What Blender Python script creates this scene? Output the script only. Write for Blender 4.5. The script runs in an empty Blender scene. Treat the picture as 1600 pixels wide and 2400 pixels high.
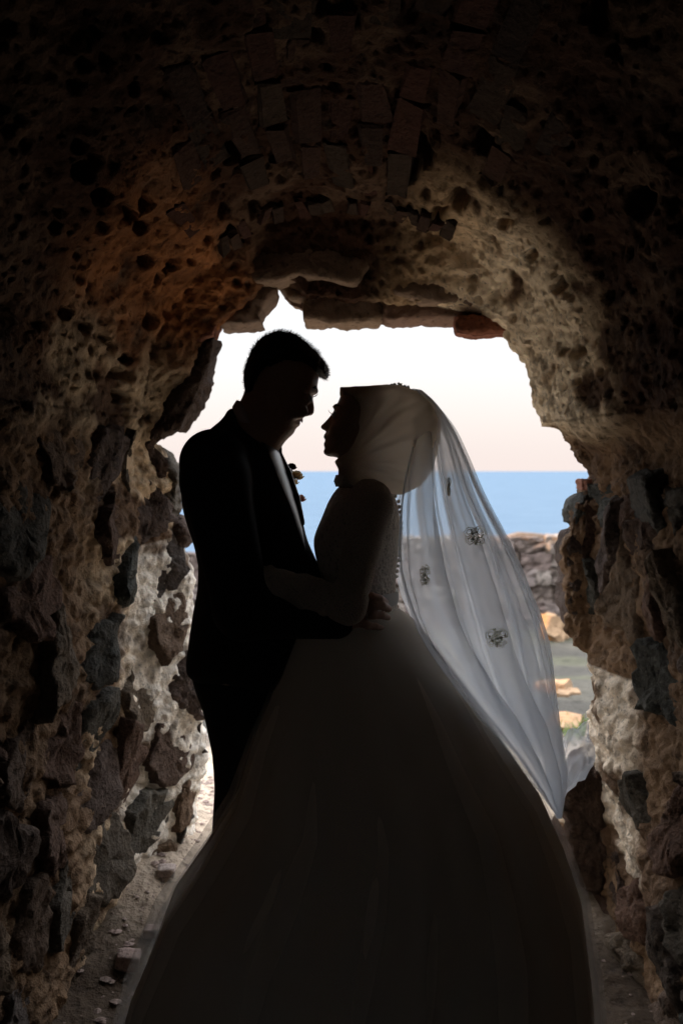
import bpy, math, random
import numpy as np
from mathutils import Vector

# ------------------------------------------------------------------ camera, sky, sun, exposure
scene = bpy.context.scene
F = 2333.0            # focal length in photo pixels (photo 1600 x 2400)
HZ = 1104.0           # horizon row in the photo
EYE = 1.45            # camera height, metres
Y0 = 2.35             # distance of the couple
cam_d = bpy.data.cameras.new('camera')
cam = bpy.data.objects.new('camera', cam_d)
scene.collection.objects.link(cam)
cam.location = (0, 0, EYE)
cam.rotation_euler = (math.radians(90), 0, 0)
cam_d.sensor_fit = 'VERTICAL'
cam_d.sensor_height = 36.0
cam_d.lens = 36.0 * F / 2400.0
cam_d.shift_y = -(1200 - HZ) / 2400.0
cam_d.clip_start = 0.05
cam_d.clip_end = 60000
cam_d.dof.use_dof = True
cam_d.dof.focus_distance = 2.3
cam_d.dof.aperture_fstop = 4.0
scene.camera = cam

SUN_AZ = math.radians(80)     # light travels mostly to +x and a little away from the camera
SUN_EL = math.radians(10)
world = bpy.data.worlds.new('World')
scene.world = world
world.use_nodes = True
wn = world.node_tree.nodes; wl = world.node_tree.links
wn.clear()
wo = wn.new('ShaderNodeOutputWorld'); wb = wn.new('ShaderNodeBackground')
sky = wn.new('ShaderNodeTexSky'); sky.sky_type = 'NISHITA'; sky.sun_disc = False
sky.sun_elevation = SUN_EL
sky.sun_rotation = math.atan2(-math.sin(SUN_AZ), -math.cos(SUN_AZ))
sky.altitude = 10; sky.air_density = 1.0; sky.dust_density = 3.0; sky.ozone_density = 1.5
# thin bright haze over the clear sky: pale, faintly pink near the horizon
tc = wn.new('ShaderNodeTexCoord'); sx = wn.new('ShaderNodeSeparateXYZ')
ramp = wn.new('ShaderNodeValToRGB')
ramp.color_ramp.elements[0].position = 0.0; ramp.color_ramp.elements[0].color = (0.85, 0.735, 0.70, 1)
ramp.color_ramp.elements[1].position = 0.13; ramp.color_ramp.elements[1].color = (0.64, 0.63, 0.64, 1)
e3 = ramp.color_ramp.elements.new(0.5); e3.color = (0.84, 0.86, 0.92, 1)
hs = wn.new('ShaderNodeVectorMath'); hs.operation = 'SCALE'
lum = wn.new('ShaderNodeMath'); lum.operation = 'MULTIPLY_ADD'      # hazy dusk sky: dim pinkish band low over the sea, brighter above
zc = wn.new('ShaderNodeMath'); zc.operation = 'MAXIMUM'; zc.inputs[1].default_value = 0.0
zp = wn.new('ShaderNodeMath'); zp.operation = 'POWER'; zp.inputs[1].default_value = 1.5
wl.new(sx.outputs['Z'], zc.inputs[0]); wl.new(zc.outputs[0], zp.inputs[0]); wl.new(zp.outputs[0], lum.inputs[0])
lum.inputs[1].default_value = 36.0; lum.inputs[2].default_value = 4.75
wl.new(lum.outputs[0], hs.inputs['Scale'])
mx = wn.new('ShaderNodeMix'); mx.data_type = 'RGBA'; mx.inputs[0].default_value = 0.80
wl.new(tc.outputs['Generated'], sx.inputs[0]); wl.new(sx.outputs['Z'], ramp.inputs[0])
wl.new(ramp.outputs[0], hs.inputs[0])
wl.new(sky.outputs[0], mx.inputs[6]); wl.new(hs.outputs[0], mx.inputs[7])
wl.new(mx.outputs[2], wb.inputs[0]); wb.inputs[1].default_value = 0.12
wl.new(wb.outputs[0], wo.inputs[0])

sun_d = bpy.data.lights.new('sun', 'SUN'); sun_d.energy = 5.0; sun_d.angle = math.radians(0.6)
sun_d.color = (1.0, 0.53, 0.20)
sun = bpy.data.objects.new('sun', sun_d); scene.collection.objects.link(sun)
LDIR = Vector((math.sin(SUN_AZ) * math.cos(SUN_EL), math.cos(SUN_AZ) * math.cos(SUN_EL), -math.sin(SUN_EL)))
sun.rotation_euler = LDIR.to_track_quat('-Z', 'Y').to_euler()

vs = scene.view_settings
vs.view_transform = 'Standard'; vs.look = 'None'; vs.gamma = 1.0; vs.exposure = 1.3
vs.use_curve_mapping = False
scene.render.engine = 'CYCLES'
cy = scene.cycles
cy.max_bounces = 10; cy.diffuse_bounces = 5; cy.glossy_bounces = 3; cy.transmission_bounces = 6
cy.transparent_max_bounces = 40
cy.use_denoising = True
cy.sample_clamp_indirect = 4.0
cy.caustics_reflective = False; cy.caustics_refractive = False

COL = scene.collection
RNG = random.Random(7)
NR = np.random.RandomState(11)

# ------------------------------------------------------------------ helpers
def PX(px, py, Y):
    """point at depth Y that the photo shows at (px, py)"""
    return np.array(((px - 800.0) / F * Y, Y, EYE + (HZ - py) / F * Y))

_perm = NR.permutation(256); _perm = np.concatenate([_perm, _perm, _perm])
_g3 = NR.randn(256, 3); _g3 /= np.linalg.norm(_g3, axis=1)[:, None]
def perlin(p):
    p = np.asarray(p, dtype=np.float64)
    i = np.floor(p).astype(np.int64); f = p - i; i &= 255
    u = f * f * f * (f * (f * 6 - 15) + 10)
    r = 0
    for dx in (0, 1):
        wx = u[..., 0] if dx else 1 - u[..., 0]
        for dy in (0, 1):
            wy = u[..., 1] if dy else 1 - u[..., 1]
            for dz in (0, 1):
                wz = u[..., 2] if dz else 1 - u[..., 2]
                h = _perm[_perm[_perm[(i[..., 0] + dx) & 255] + ((i[..., 1] + dy) & 255)] + ((i[..., 2] + dz) & 255)]
                g = _g3[h]
                r = r + wx * wy * wz * (g[..., 0] * (f[..., 0] - dx) + g[..., 1] * (f[..., 1] - dy) + g[..., 2] * (f[..., 2] - dz))
    return r * 1.6
def fbm(p, o=4, lac=2.03, gain=0.5):
    a, s, r = 1.0, 1.0, 0
    p = np.asarray(p)
    for k in range(o):
        r = r + a * perlin(p * s + 17.3 * k); a *= gain; s *= lac
    return r
def worley(p):
    """distance to nearest feature point, and second"""
    p = np.asarray(p, dtype=np.float64)
    i = np.floor(p).astype(np.int64); f = p - i
    d1 = np.full(p.shape[:-1], 9.0); d2 = np.full(p.shape[:-1], 9.0)
    for dx in (-1, 0, 1):
        for dy in (-1, 0, 1):
            for dz in (-1, 0, 1):
                h = _perm[_perm[_perm[(i[..., 0] + dx) & 255] + ((i[..., 1] + dy) & 255)] + ((i[..., 2] + dz) & 255)]
                q = 0.5 + 0.42 * _g3[h]
                d = np.sqrt((dx + q[..., 0] - f[..., 0]) ** 2 + (dy + q[..., 1] - f[..., 1]) ** 2 + (dz + q[..., 2] - f[..., 2]) ** 2)
                m = d < d1
                d2 = np.where(m, d1, np.minimum(d2, d)); d1 = np.where(m, d, d1)
    return d1, d2
def sstep(a, b, x):
    t = np.clip((x - a) / (b - a), 0, 1); return t * t * (3 - 2 * t)

def mesh_obj(name, v, f, mat, parent=None, smooth=True, cols=None):
    me = bpy.data.meshes.new(name)
    v = np.asarray(v, dtype=np.float32)
    if isinstance(f, np.ndarray):
        n = f.shape[1]
        me.vertices.add(len(v)); me.vertices.foreach_set('co', v.ravel())
        me.loops.add(f.size); me.loops.foreach_set('vertex_index', f.ravel().astype(np.int32))
        me.polygons.add(len(f)); me.polygons.foreach_set('loop_start', np.arange(0, f.size, n, dtype=np.int32))
        me.update(calc_edges=True); me.validate()
    else:
        me.from_pydata([tuple(map(float, q)) for q in v], [], [tuple(int(i) for i in q) for q in f]); me.update()
    if smooth:
        me.polygons.foreach_set('use_smooth', np.ones(len(me.polygons), dtype=bool))
    if cols is not None:
        a = me.color_attributes.new('tone', 'FLOAT_COLOR', 'POINT')
        c = np.ones((len(v), 4), dtype=np.float32); c[:, :3] = cols
        a.data.foreach_set('color', c.ravel())
    o = bpy.data.objects.new(name, me); COL.objects.link(o)
    if mat is not None: me.materials.append(mat)
    if parent is not None: o.parent = parent
    return o
def share(name, src, mat_parent):
    o = bpy.data.objects.new(name, src.data); COL.objects.link(o); o.parent = mat_parent; return o
def empty(name, loc=(0, 0, 0), parent=None):
    o = bpy.data.objects.new(name, None); COL.objects.link(o); o.location = loc; o.empty_display_size = 0.1
    if parent is not None: o.parent = parent
    return o
def tag(o, label, cat, group=None):
    o['label'] = label; o['category'] = cat
    if group: o['group'] = group
    return o
def kind(o, k): o['kind'] = k; return o
def grid_faces(nu, nv, wrap_u=False):
    """quads of a vertex grid indexed [u*nv+v]"""
    iu = np.arange(nu if wrap_u else nu - 1); iv = np.arange(nv - 1)
    a = (iu[:, None] * nv + iv[None, :]).ravel()
    b = (((iu[:, None] + 1) % nu) * nv + iv[None, :]).ravel()
    return np.stack([a, b, b + 1, a + 1], 1)
def box_mesh(lo, hi):
    x0, y0, z0 = lo; x1, y1, z1 = hi
    v = [(x0, y0, z0), (x1, y0, z0), (x1, y1, z0), (x0, y1, z0), (x0, y0, z1), (x1, y0, z1), (x1, y1, z1), (x0, y1, z1)]
    f = [(0, 3, 2, 1), (4, 5, 6, 7), (0, 1, 5, 4), (1, 2, 6, 5), (2, 3, 7, 6), (3, 0, 4, 7)]
    return v, f
def tube(pts, r, n=6, closed=False):
    """vertices, quad faces of a tube along pts; r scalar or list"""
    pts = np.asarray(pts, float); m = len(pts)
    r = np.full(m, r) if np.isscalar(r) else np.asarray(r, float)
    if closed: tg = np.roll(pts, -1, 0) - np.roll(pts, 1, 0)
    else: tg = np.gradient(pts, axis=0)
    tg /= np.linalg.norm(tg, axis=1)[:, None] + 1e-9
    ref = np.array((0.13, 0.9, 0.31)); ref = np.where(np.abs(tg @ ref)[:, None] > 0.95, np.array((1.0, 0, 0)), ref)
    a = np.cross(tg, ref); a /= np.linalg.norm(a, axis=1)[:, None]; b = np.cross(tg, a)
    th = np.arange(n) / n * 2 * math.pi
    v = pts[:, None] + r[:, None, None] * (np.cos(th)[None, :, None] * a[:, None] + np.sin(th)[None, :, None] * b[:, None])
    v = v.reshape(-1, 3); f = []
    for i in range(m if closed else m - 1):
        j = (i + 1) % m
        for k in range(n):
            f.append((i * n + k, i * n + (k + 1) % n, j * n + (k + 1) % n, j * n + k))
    if not closed:
        f.append(tuple(range(n - 1, -1, -1))); f.append(tuple((m - 1) * n + k for k in range(n)))
    return v, f
class MB:
    def __init__(s): s.v = []; s.f = []
    def add(s, vf):
        v, f = vf; o = len(s.v)
        s.v.extend([tuple(q) for q in v]); s.f.extend([tuple(int(i) + o for i in q) for q in f]); return s
    def build(s, name, mat, parent=None, smooth=True): return mesh_obj(name, s.v, s.f, mat, parent, smooth)

# ------------------------------------------------------------------ signed-distance modelling
def surface_nets(D, origin, h):
    n = np.array(D.shape)
    ins = D < 0
    c = np.zeros(n - 1, np.uint8)
    for dx in (0, 1):
        for dy in (0, 1):
            for dz in (0, 1):
                c += ins[dx:n[0] - 1 + dx, dy:n[1] - 1 + dy, dz:n[2] - 1 + dz]
    act = np.argwhere((c > 0) & (c < 8))
    idx = np.full(n - 1, -1, np.int32); idx[act[:, 0], act[:, 1], act[:, 2]] = np.arange(len(act))
    offs = np.array([(0, 0, 0), (1, 0, 0), (0, 1, 0), (1, 1, 0), (0, 0, 1), (1, 0, 1), (0, 1, 1), (1, 1, 1)])
    val = np.stack([D[act[:, 0] + o[0], act[:, 1] + o[1], act[:, 2] + o[2]] for o in offs], 1)
    s = np.zeros((len(act), 3)); w = np.zeros(len(act))
    for a, b in ((0, 1), (2, 3), (4, 5), (6, 7), (0, 2), (1, 3), (4, 6), (5, 7), (0, 4), (1, 5), (2, 6), (3, 7)):
        m = (val[:, a] < 0) != (val[:, b] < 0)
        t = val[:, a] / np.where(m, val[:, a] - val[:, b], 1)
        p = offs[a] + t[:, None] * (offs[b] - offs[a])
        s += np.where(m[:, None], p, 0); w += m
    v = (act + s / w[:, None]) * h + origin
    faces = []
    for ax in range(3):
        d = [0, 0, 0]; d[ax] = 1
        lo = [slice(0, n[k] - d[k]) for k in range(3)]; hi = [slice(d[k], n[k]) for k in range(3)]
        A = ins[tuple(lo)]; B = ins[tuple(hi)]
        u, w2 = [(1, 2), (2, 0), (0, 1)][ax]
        for sgn, mask in ((0, A & ~B), (1, ~A & B)):
            e = np.argwhere(mask)
            e = e[(e[:, u] > 0) & (e[:, w2] > 0) & (e[:, u] < n[u] - 1) & (e[:, w2] < n[w2] - 1)]
            if not len(e): continue
            q = []
            for du, dw in ((-1, -1), (0, -1), (0, 0), (-1, 0)):
                k = e.copy(); k[:, u] += du; k[:, w2] += dw
                q.append(idx[k[:, 0], k[:, 1], k[:, 2]])
            q = np.stack(q, 1)
            if sgn: q = q[:, ::-1]
            faces.append(q)
    return v, np.concatenate(faces)
def smooth_mesh(v, f, it=2, lam=0.5):
    e = np.concatenate([f[:, [0, 1]], f[:, [1, 2]], f[:, [2, 3]], f[:, [3, 0]]])
    for _ in range(it):
        s = np.zeros_like(v); w = np.zeros(len(v))
        for a, b in ((0, 1), (1, 0)):
            for k in range(3): s[:, k] += np.bincount(e[:, a], v[e[:, b], k], len(v))
            w += np.bincount(e[:, a], minlength=len(v))
        v = v + lam * (s / np.maximum(w, 1)[:, None] - v)
    return v
def poly_sd(poly, x, z):
    """signed distance (positive inside) of points to polygon"""
    x = np.asarray(x); z = np.asarray(z)
    d = np.full(x.shape, 1e9); s = np.zeros(x.shape, bool)
    n = len(poly)
    for i in range(n):
        ax, az = poly[i]; bx, bz = poly[(i + 1) % n]
        ex, ez = bx - ax, bz - az
        t = np.clip(((x - ax) * ex + (z - az) * ez) / (ex * ex + ez * ez + 1e-12), 0, 1)
        d = np.minimum(d, (x - ax - t * ex) ** 2 + (z - az - t * ez) ** 2)
        c = ((az > z) != (bz > z)) & (x < (bx - ax) * (z - az) / (bz - az + 1e-12) + ax)
        s ^= c
    return np.where(s, 1, -1) * np.sqrt(d)
def chaikin(p, it=1, closed=True):
    p = np.asarray(p, float)
    for _ in range(it):
        q = np.roll(p, -1, 0)
        p = np.stack([0.75 * p + 0.25 * q, 0.25 * p + 0.75 * q], 1).reshape(-1, p.shape[1])
    return p
def px_poly(pts, Y=Y0, it=1):
    p = chaikin(pts, it) if it else np.asarray(pts, float)
    return np.stack([(p[:, 0] - 800) / F * Y, EYE + (HZ - p[:, 1]) / F * Y], 1)
class SDF:
    def __init__(s, lo, hi, h):
        s.lo = np.array(lo, float); s.h = h
        s.n = np.ceil((np.array(hi) - s.lo) / h).astype(int) + 1
        s.D = np.full(s.n, 0.2, np.float32)
    def sub(s, lo, hi):
        a = np.clip(np.floor((np.array(lo) - s.lo) / s.h).astype(int), 0, s.n - 1)
        b = np.clip(np.ceil((np.array(hi) - s.lo) / s.h).astype(int) + 1, 1, s.n)
        sl = tuple(slice(a[k], b[k]) for k in range(3))
        ax = [s.lo[k] + s.h * np.arange(a[k], b[k]) for k in range(3)]
        return sl, ax
    def put(s, sl, d, k=0.0, op='add'):
        A = s.D[sl]
        if op == 'add':
            if k > 0:
                hh = np.clip(0.5 + 0.5 * (A - d) / k, 0, 1); r = A + (d - A) * hh - k * hh * (1 - hh)
            else: r = np.minimum(A, d)
        else:
            d = -d
            if k > 0:
                hh = np.clip(0.5 - 0.5 * (A - d) / k, 0, 1); r = A + (d - A) * hh + k * hh * (1 - hh)
            else: r = np.maximum(A, d)
        s.D[sl] = r
        return s
    def cone(s, a, b, r1, r2, k=0.01, op='add', sc=(1, 1, 1)):
        a = np.array(a, float); b = np.array(b, float); m = max(r1, r2) * max(1 / min(sc), 1) + k + 3 * s.h
        sl, ax = s.sub(np.minimum(a, b) - m, np.maximum(a, b) + m)
        ab = (b - a) * sc; L = ab @ ab + 1e-12
        X = (ax[0] - a[0])[:, None, None] * sc[0]; Y = (ax[1] - a[1])[None, :, None] * sc[1]; Z = (ax[2] - a[2])[None, None, :] * sc[2]
        t = np.clip((X * ab[0] + Y * ab[1] + Z * ab[2]) / L, 0, 1)
        d = np.sqrt((X - t * ab[0]) ** 2 + (Y - t * ab[1]) ** 2 + (Z - t * ab[2]) ** 2) - (r1 + (r2 - r1) * t)
        return s.put(sl, d, k, op)
    def chain(s, pts, rs, k=0.01):
        for i in range(len(pts) - 1): s.cone(pts[i], pts[i + 1], rs[i], rs[i + 1], k)
        return s
    def ell(s, c, r, k=0.01, op='add'):
        c = np.array(c, float); r = np.array(r, float)
        sl, ax = s.sub(c - r - k - 3 * s.h, c + r + k + 3 * s.h)
        q = np.sqrt(((ax[0] - c[0]) / r[0])[:, None, None] ** 2 + ((ax[1] - c[1]) / r[1])[None, :, None] ** 2 + ((ax[2] - c[2]) / r[2])[None, None, :] ** 2)
        return s.put(sl, (q - 1) * r.min(), k, op)
    def inflate(s, poly, yc, W, R, k=0.01, op='add', Wf=None, off=0.0):
        """round solid whose outline seen along y is poly (x,z); W half-thickness"""
        poly = np.asarray(poly); W_ = W
        lo = (poly[:, 0].min() - 0.03, yc - W * 1.6 - 0.03, poly[:, 1].min() - 0.03)
        hi = (poly[:, 0].max() + 0.03, yc + W * 1.6 + 0.03, poly[:, 1].max() + 0.03)
        sl, ax = s.sub(lo, hi)
        GX, GZ = np.meshgrid(ax[0], ax[2], indexing='ij')
        d2 = poly_sd(poly, GX, GZ) - off
        Wl = W if Wf is None else W * Wf(GX, GZ)
        q = np.clip(d2 / R, -2, 1)
        # implicit: (|y|/W)^2 + (1-q)^2 - 1
        yy = np.abs(ax[1] - yc)[None, :, None]
        g = np.sqrt((yy / (Wl[:, None, :] if Wf is not None else Wl)) ** 2 + ((1 - q)[:, None, :]) ** 2) - 1
        return s.put(sl, g * min(R, W), k, op)
    def mesh(s, it=2):
        v, f = surface_nets(s.D, s.lo, s.h)
        return smooth_mesh(v, f, it), f

# ------------------------------------------------------------------ materials
def new_mat(name):
    m = bpy.data.materials.new(name); m.use_nodes = True
    nt = m.node_tree; b = nt.nodes['Principled BSDF']
    return m, nt, b
def noise_n(nt, scale, detail=6, rough=0.6, coord='Object', dist=0.0, vec=None):
    n = nt.nodes.new('ShaderNodeTexNoise'); n.inputs['Scale'].default_value = scale
    n.inputs['Detail'].default_value = detail; n.inputs['Roughness'].default_value = rough
    n.inputs['Distortion'].default_value = dist
    if vec is None:
        t = nt.nodes.new('ShaderNodeTexCoord'); vec = t.outputs[coord]
    nt.links.new(vec, n.inputs['Vector']); return n
def ramp_n(nt, src, stops):
    r = nt.nodes.new('ShaderNodeValToRGB'); e = r.color_ramp.elements
    while len(e) < len(stops): e.new(0.5)
    for i, (p, c) in enumerate(stops):
        e[i].position = p; e[i].color = (c, c, c, 1) if np.isscalar(c) else (*c, 1)
    nt.links.new(src, r.inputs[0]); return r
def mix_n(nt, fac, a, b, mode='MIX'):
    m = nt.nodes.new('ShaderNodeMix'); m.data_type = 'RGBA'; m.blend_type = mode
    for s, val in ((0, fac), (6, a), (7, b)):
        if hasattr(val, 'is_linked') or hasattr(val, 'links'): nt.links.new(val, m.inputs[s])
        elif s == 0: m.inputs[0].default_value = val
        else: m.inputs[s].default_value = (*val, 1)
    return m.outputs[2]
def bump_n(nt, h, strength, dist, normal=None):
    b = nt.nodes.new('ShaderNodeBump'); b.inputs['Strength'].default_value = strength; b.inputs['Distance'].default_value = dist
    nt.links.new(h, b.inputs['Height'])
    if normal is not None: nt.links.new(normal, b.inputs['Normal'])
    return b.outputs[0]
def rough_rock(name, stops=None, attr=False, pits=60.0, bump=0.012, sc=1.0, rnd=True, contrast=0.5):
    """weathered stone: colour per object (random) or per vertex (tone), dark pores, fine relief"""
    m, nt, b = new_mat(name)
    t = nt.nodes.new('ShaderNodeTexCoord'); vec = t.outputs['Object']
    if attr:
        a = nt.nodes.new('ShaderNodeVertexColor'); a.layer_name = 'tone'; base = a.outputs[0]
    elif rnd:
        oi = nt.nodes.new('ShaderNodeObjectInfo'); r = ramp_n(nt, oi.outputs['Random'], stops); r.color_ramp.interpolation = 'LINEAR'; base = r.outputs[0]
    else:
        base = ramp_n(nt, noise_n(nt, 3 * sc, vec=vec).outputs[0], stops).outputs[0]
    n1 = noise_n(nt, 9 * sc, 8, 0.62, vec=vec, dist=0.4)
    n2 = noise_n(nt, 45 * sc, 6, 0.7, vec=vec)
    n3 = noise_n(nt, 190 * sc, 3, 0.6, vec=vec)
    vo = nt.nodes.new('ShaderNodeTexVoronoi'); vo.inputs['Scale'].default_value = pits * sc; vo.inputs['Randomness'].default_value = 1.0
    wv = nt.nodes.new('ShaderNodeVectorMath'); wv.operation = 'MULTIPLY_ADD'
    nt.links.new(n2.outputs['Color'], wv.inputs[0]); wv.inputs[1].default_value = (0.012, 0.012, 0.012); nt.links.new(vec, wv.inputs[2])
    nt.links.new(wv.outputs[0], vo.inputs['Vector'])
    c = mix_n(nt, 1.0, base, ramp_n(nt, n1.outputs[0], [(0.28, 1 - contrast), (0.46, 1.0), (0.75, 1 + contrast * 0.25)]).outputs[0], 'MULTIPLY')
    c = mix_n(nt, 1.0, c, ramp_n(nt, n2.outputs[0], [(0.30, 0.42), (0.46, 1.0), (0.75, 1.15)]).outputs[0], 'MULTIPLY')
    c = mix_n(nt, 0.8, c, ramp_n(nt, vo.outputs['Distance'], [(0.04, 0.25), (0.2, 1.0)]).outputs[0], 'MULTIPLY')
    nt.links.new(c, b.inputs['Base Color'])
    b.inputs['Roughness'].default_value = 0.92; b.inputs['Specular IOR Level'].default_value = 0.15
    nb = bump_n(nt, n1.outputs[0], 0.9, bump * 2.0)
    nb = bump_n(nt, n2.outputs[0], 0.9, bump, nb)
    nb = bump_n(nt, vo.outputs['Distance'], 0.7, bump * 0.6, nb)
    nb = bump_n(nt, n3.outputs[0], 0.9, bump * 0.4, nb)
    nt.links.new(nb, b.inputs['Normal'])
    return m
M = {}
M['wall'] = rough_rock('weathered_mortar', attr=True, pits=38, bump=0.011, contrast=0.65)
M['stone'] = rough_rock('rubble_stone', [(0.0, (0.085, 0.058, 0.044)), (0.2, (0.15, 0.088, 0.062)), (0.38, (0.072, 0.075, 0.066)), (0.55, (0.175, 0.115, 0.072)), (0.7, (0.115, 0.085, 0.072)), (0.85, (0.085, 0.09, 0.081)), (1.0, (0.20, 0.135, 0.085))], pits=70, bump=0.014)
M['lintel'] = rough_rock('lintel_slab', [(0.0, (0.24, 0.14, 0.10)), (0.5, (0.22, 0.16, 0.12)), (1.0, (0.28, 0.20, 0.14))], pits=30, bump=0.006, contrast=0.4)
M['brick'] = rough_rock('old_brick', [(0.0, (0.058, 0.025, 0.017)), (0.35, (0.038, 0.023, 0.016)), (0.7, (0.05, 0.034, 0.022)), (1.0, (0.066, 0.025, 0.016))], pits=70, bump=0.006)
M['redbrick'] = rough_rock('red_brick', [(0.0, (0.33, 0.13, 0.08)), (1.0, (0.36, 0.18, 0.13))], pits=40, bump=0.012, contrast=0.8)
M['farstone'] = rough_rock('ruin_stone', [(0.0, (0.20, 0.15, 0.13)), (0.3, (0.33, 0.28, 0.26)), (0.6, (0.17, 0.13, 0.11)), (1.0, (0.36, 0.31, 0.27))], pits=14, bump=0.05, sc=0.7, contrast=0.95)
M['chip'] = rough_rock('stone_chip', [(0.0, (0.27, 0.20, 0.17)), (1.0, (0.44, 0.37, 0.33))], pits=60, bump=0.004, sc=1.5)
M['sunrock'] = rough_rock('yard_rock', [(0.0, (0.30, 0.20, 0.12)), (1.0, (0.34, 0.23, 0.14))], pits=20, bump=0.02, sc=0.8)
M['chamber'] = rough_rock('chamber_stone', [(0.3, (0.10, 0.08, 0.065)), (0.7, (0.17, 0.13, 0.10))], rnd=False, pits=20, bump=0.02, sc=0.6)
M['ground'] = rough_rock('dirt_ground', attr=True, pits=50, bump=0.012, sc=0.8)

# ------------------------------------------------------------------ the vaulted passage
W_, SPR, YA, YB = 0.69, 1.63, 1.65, 3.05
SN = 1.75                               # nominal length of the vaulted part along the passage
def DM(Y): return 2.35 + (Y - 2.35) * 0.67     # depths below are first estimates, shortened to bring light from the opening nearer
ARC = math.pi * W_
LP = SPR * 2 + ARC                      # length of the cross-section outline
NT, NS1, NS2 = 760, 240, 110
tm = np.linspace(0, LP, NT)
def near_outline(t, Y):
    """cross-section of the passage at depth Y"""
    t = np.asarray(t, float); Y = np.asarray(Y, float)
    W = 0.62 + 0.20 * np.clip(YB - Y, 0, 3)                            # the embrasure splays towards the room
    ph = math.pi - (t - SPR) / W_
    x = np.where(t < SPR, -W, np.where(t > SPR + ARC, W, W * np.cos(ph)))
    z = np.where(t < SPR, t, np.where(t > SPR + ARC, LP - t, SPR + W * np.sin(ph))) - 0.02
    # the side walls below the springing stand back from the vault, the right one more
    x = x + np.where(t > SPR + ARC, sstep(0, 0.13, t - SPR - ARC), 0) * (0.03 + 0.11 * np.clip(Y - 2.0, -0.4, 2))
    x = x - np.where(t < SPR, sstep(0, 0.12, SPR - t), 0) * 0.02
    return x, z
# outline of the outer opening: (photo px, photo py, depth)
OUT = [(468, 1960, 4.0), (492, 1775, 4.0), (470, 1690, 4.0), (460, 1600, 3.95), (456, 1500, 3.9), (460, 1400, 3.9), (453, 1330, 3.9),
       (436, 1270, 3.9), (415, 1222, 3.85), (398, 1205, 3.8), (395, 1160, 3.75), (398, 1120, 3.7), (385, 1085, 3.7), (365, 1055, 3.65),
       (352, 1038, 3.6), (365, 1008, 3.6), (400, 985, 3.62), (430, 940, 3.62), (455, 885, 3.65), (472, 830, 3.65), (497, 790, 3.65),
       (514, 763, 3.68), (560, 738, 3.78), (605, 715, 3.85), (632, 680, 3.9), (643, 657, 3.92), (662, 676, 3.95), (720, 722, 3.95), (800, 728, 3.95), (890, 728, 3.95), (1000, 728, 3.9),
       (1100, 738, 3.85), (1175, 775, 3.7), (1205, 815, 3.65), (1238, 850, 3.6), (1248, 900, 3.55), (1264, 960, 3.52),
       (1276, 1001, 3.5), (1320, 1009, 3.5), (1345, 1060, 3.5), (1370, 1100, 3.5), (1384, 1118, 3.5), (1386, 1150, 3.5), (1350, 1175, 3.5),
       (1340, 1210, 3.5), (1338, 1240, 3.5), (1320, 1275, 3.5), (1316, 1310, 3.5), (1326, 1350, 3.5), (1322, 1400, 3.5), (1330, 1450, 3.5),
       (1332, 1488, 3.5), (1362, 1513, 3.5), (1392, 1530, 3.5), (1390, 1600, 3.5), (1380, 1650, 3.5), (1368, 1710, 3.5), (1368, 1750, 3.5),
       (1352, 1790, 3.5), (1325, 1860, 3.5), (1312, 1960, 3.5), (1300, 2075, 3.5)]
op = np.array([PX(q[0], q[1], DM(q[2])) for q in OUT])
ot = []
for x, y, z in op:
    if z >= SPR: ot.append(SPR + W_ * (math.pi - math.atan2(z - SPR, x)))
    elif x < 0: ot.append(max(z, 0) * 1.0)
    else: ot.append(LP - max(z, 0))
ot = np.array(ot); ot[0] = 0; ot[-1] = LP
for i in range(1, len(ot)): ot[i] = max(ot[i], ot[i - 1] + 0.012)
ot *= LP / ot[-1]
OX, OY, OZ = (np.interp(tm, ot, op[:, k]) for k in range(3))
OZ[0] = min(OZ[0], 0.0); OZ[-1] = min(OZ[-1], 0.0)
rows = []
srow = []
for i in range(NS1):
    Y = YA + (YB - YA) * i / (NS1 - 1); x, z = near_outline(tm, Y)
    rows.append(np.stack([x, np.full(NT, Y), z], 1)); srow.append(SN * i / (NS1 - 1))
xb, zb = near_outline(tm, YB)
top = sstep(SPR - 0.05, SPR + 0.25, zb)        # over the vault the outer frame steps down sharply
for j in range(1, NS2):
    q = j / (NS2 - 1)
    # 0..0.62: near outline -> outline of the opening; then out to the outer face
    a = np.clip(q / 0.62, 0, 1)
    w = (1 - top) * (a * a * (3 - 2 * a)) + top * np.clip(a * 2.4, 0, 1) ** 0.8
    yy = YB + (OY - YB) * a
    x = xb + (OX - xb) * w; z = zb + (OZ - zb) * w
    if q > 0.62:
        e = (q - 0.62) / 0.38
        cx, cz = 0.05, 1.0
        dx, dz = OX - cx, OZ - cz; L = np.sqrt(dx * dx + dz * dz)
        x = OX + dx / L * 0.22 * e ** 1.3; z = np.where(OZ > 0.1, OZ + dz / L * 0.22 * e ** 1.3, OZ)
        yy = OY + (3.55 - OY) * e
    rows.append(np.stack([x, yy, z], 1)); srow.append(SN + 0.80 * q)
G0 = np.stack(rows, 1)                          # [t, s, 3]
srow = np.array(srow); NSR = len(srow)
def normals(G):
    du = np.gradient(G, axis=0); dv = np.gradient(G, axis=1)
    n = np.cross(du, dv); n /= np.linalg.norm(n, axis=2)[..., None] + 1e-12
    return n
N0 = normals(G0)
if N0[NT // 2, 60, 2] > 0: N0 = -N0             # point into the passage
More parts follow.
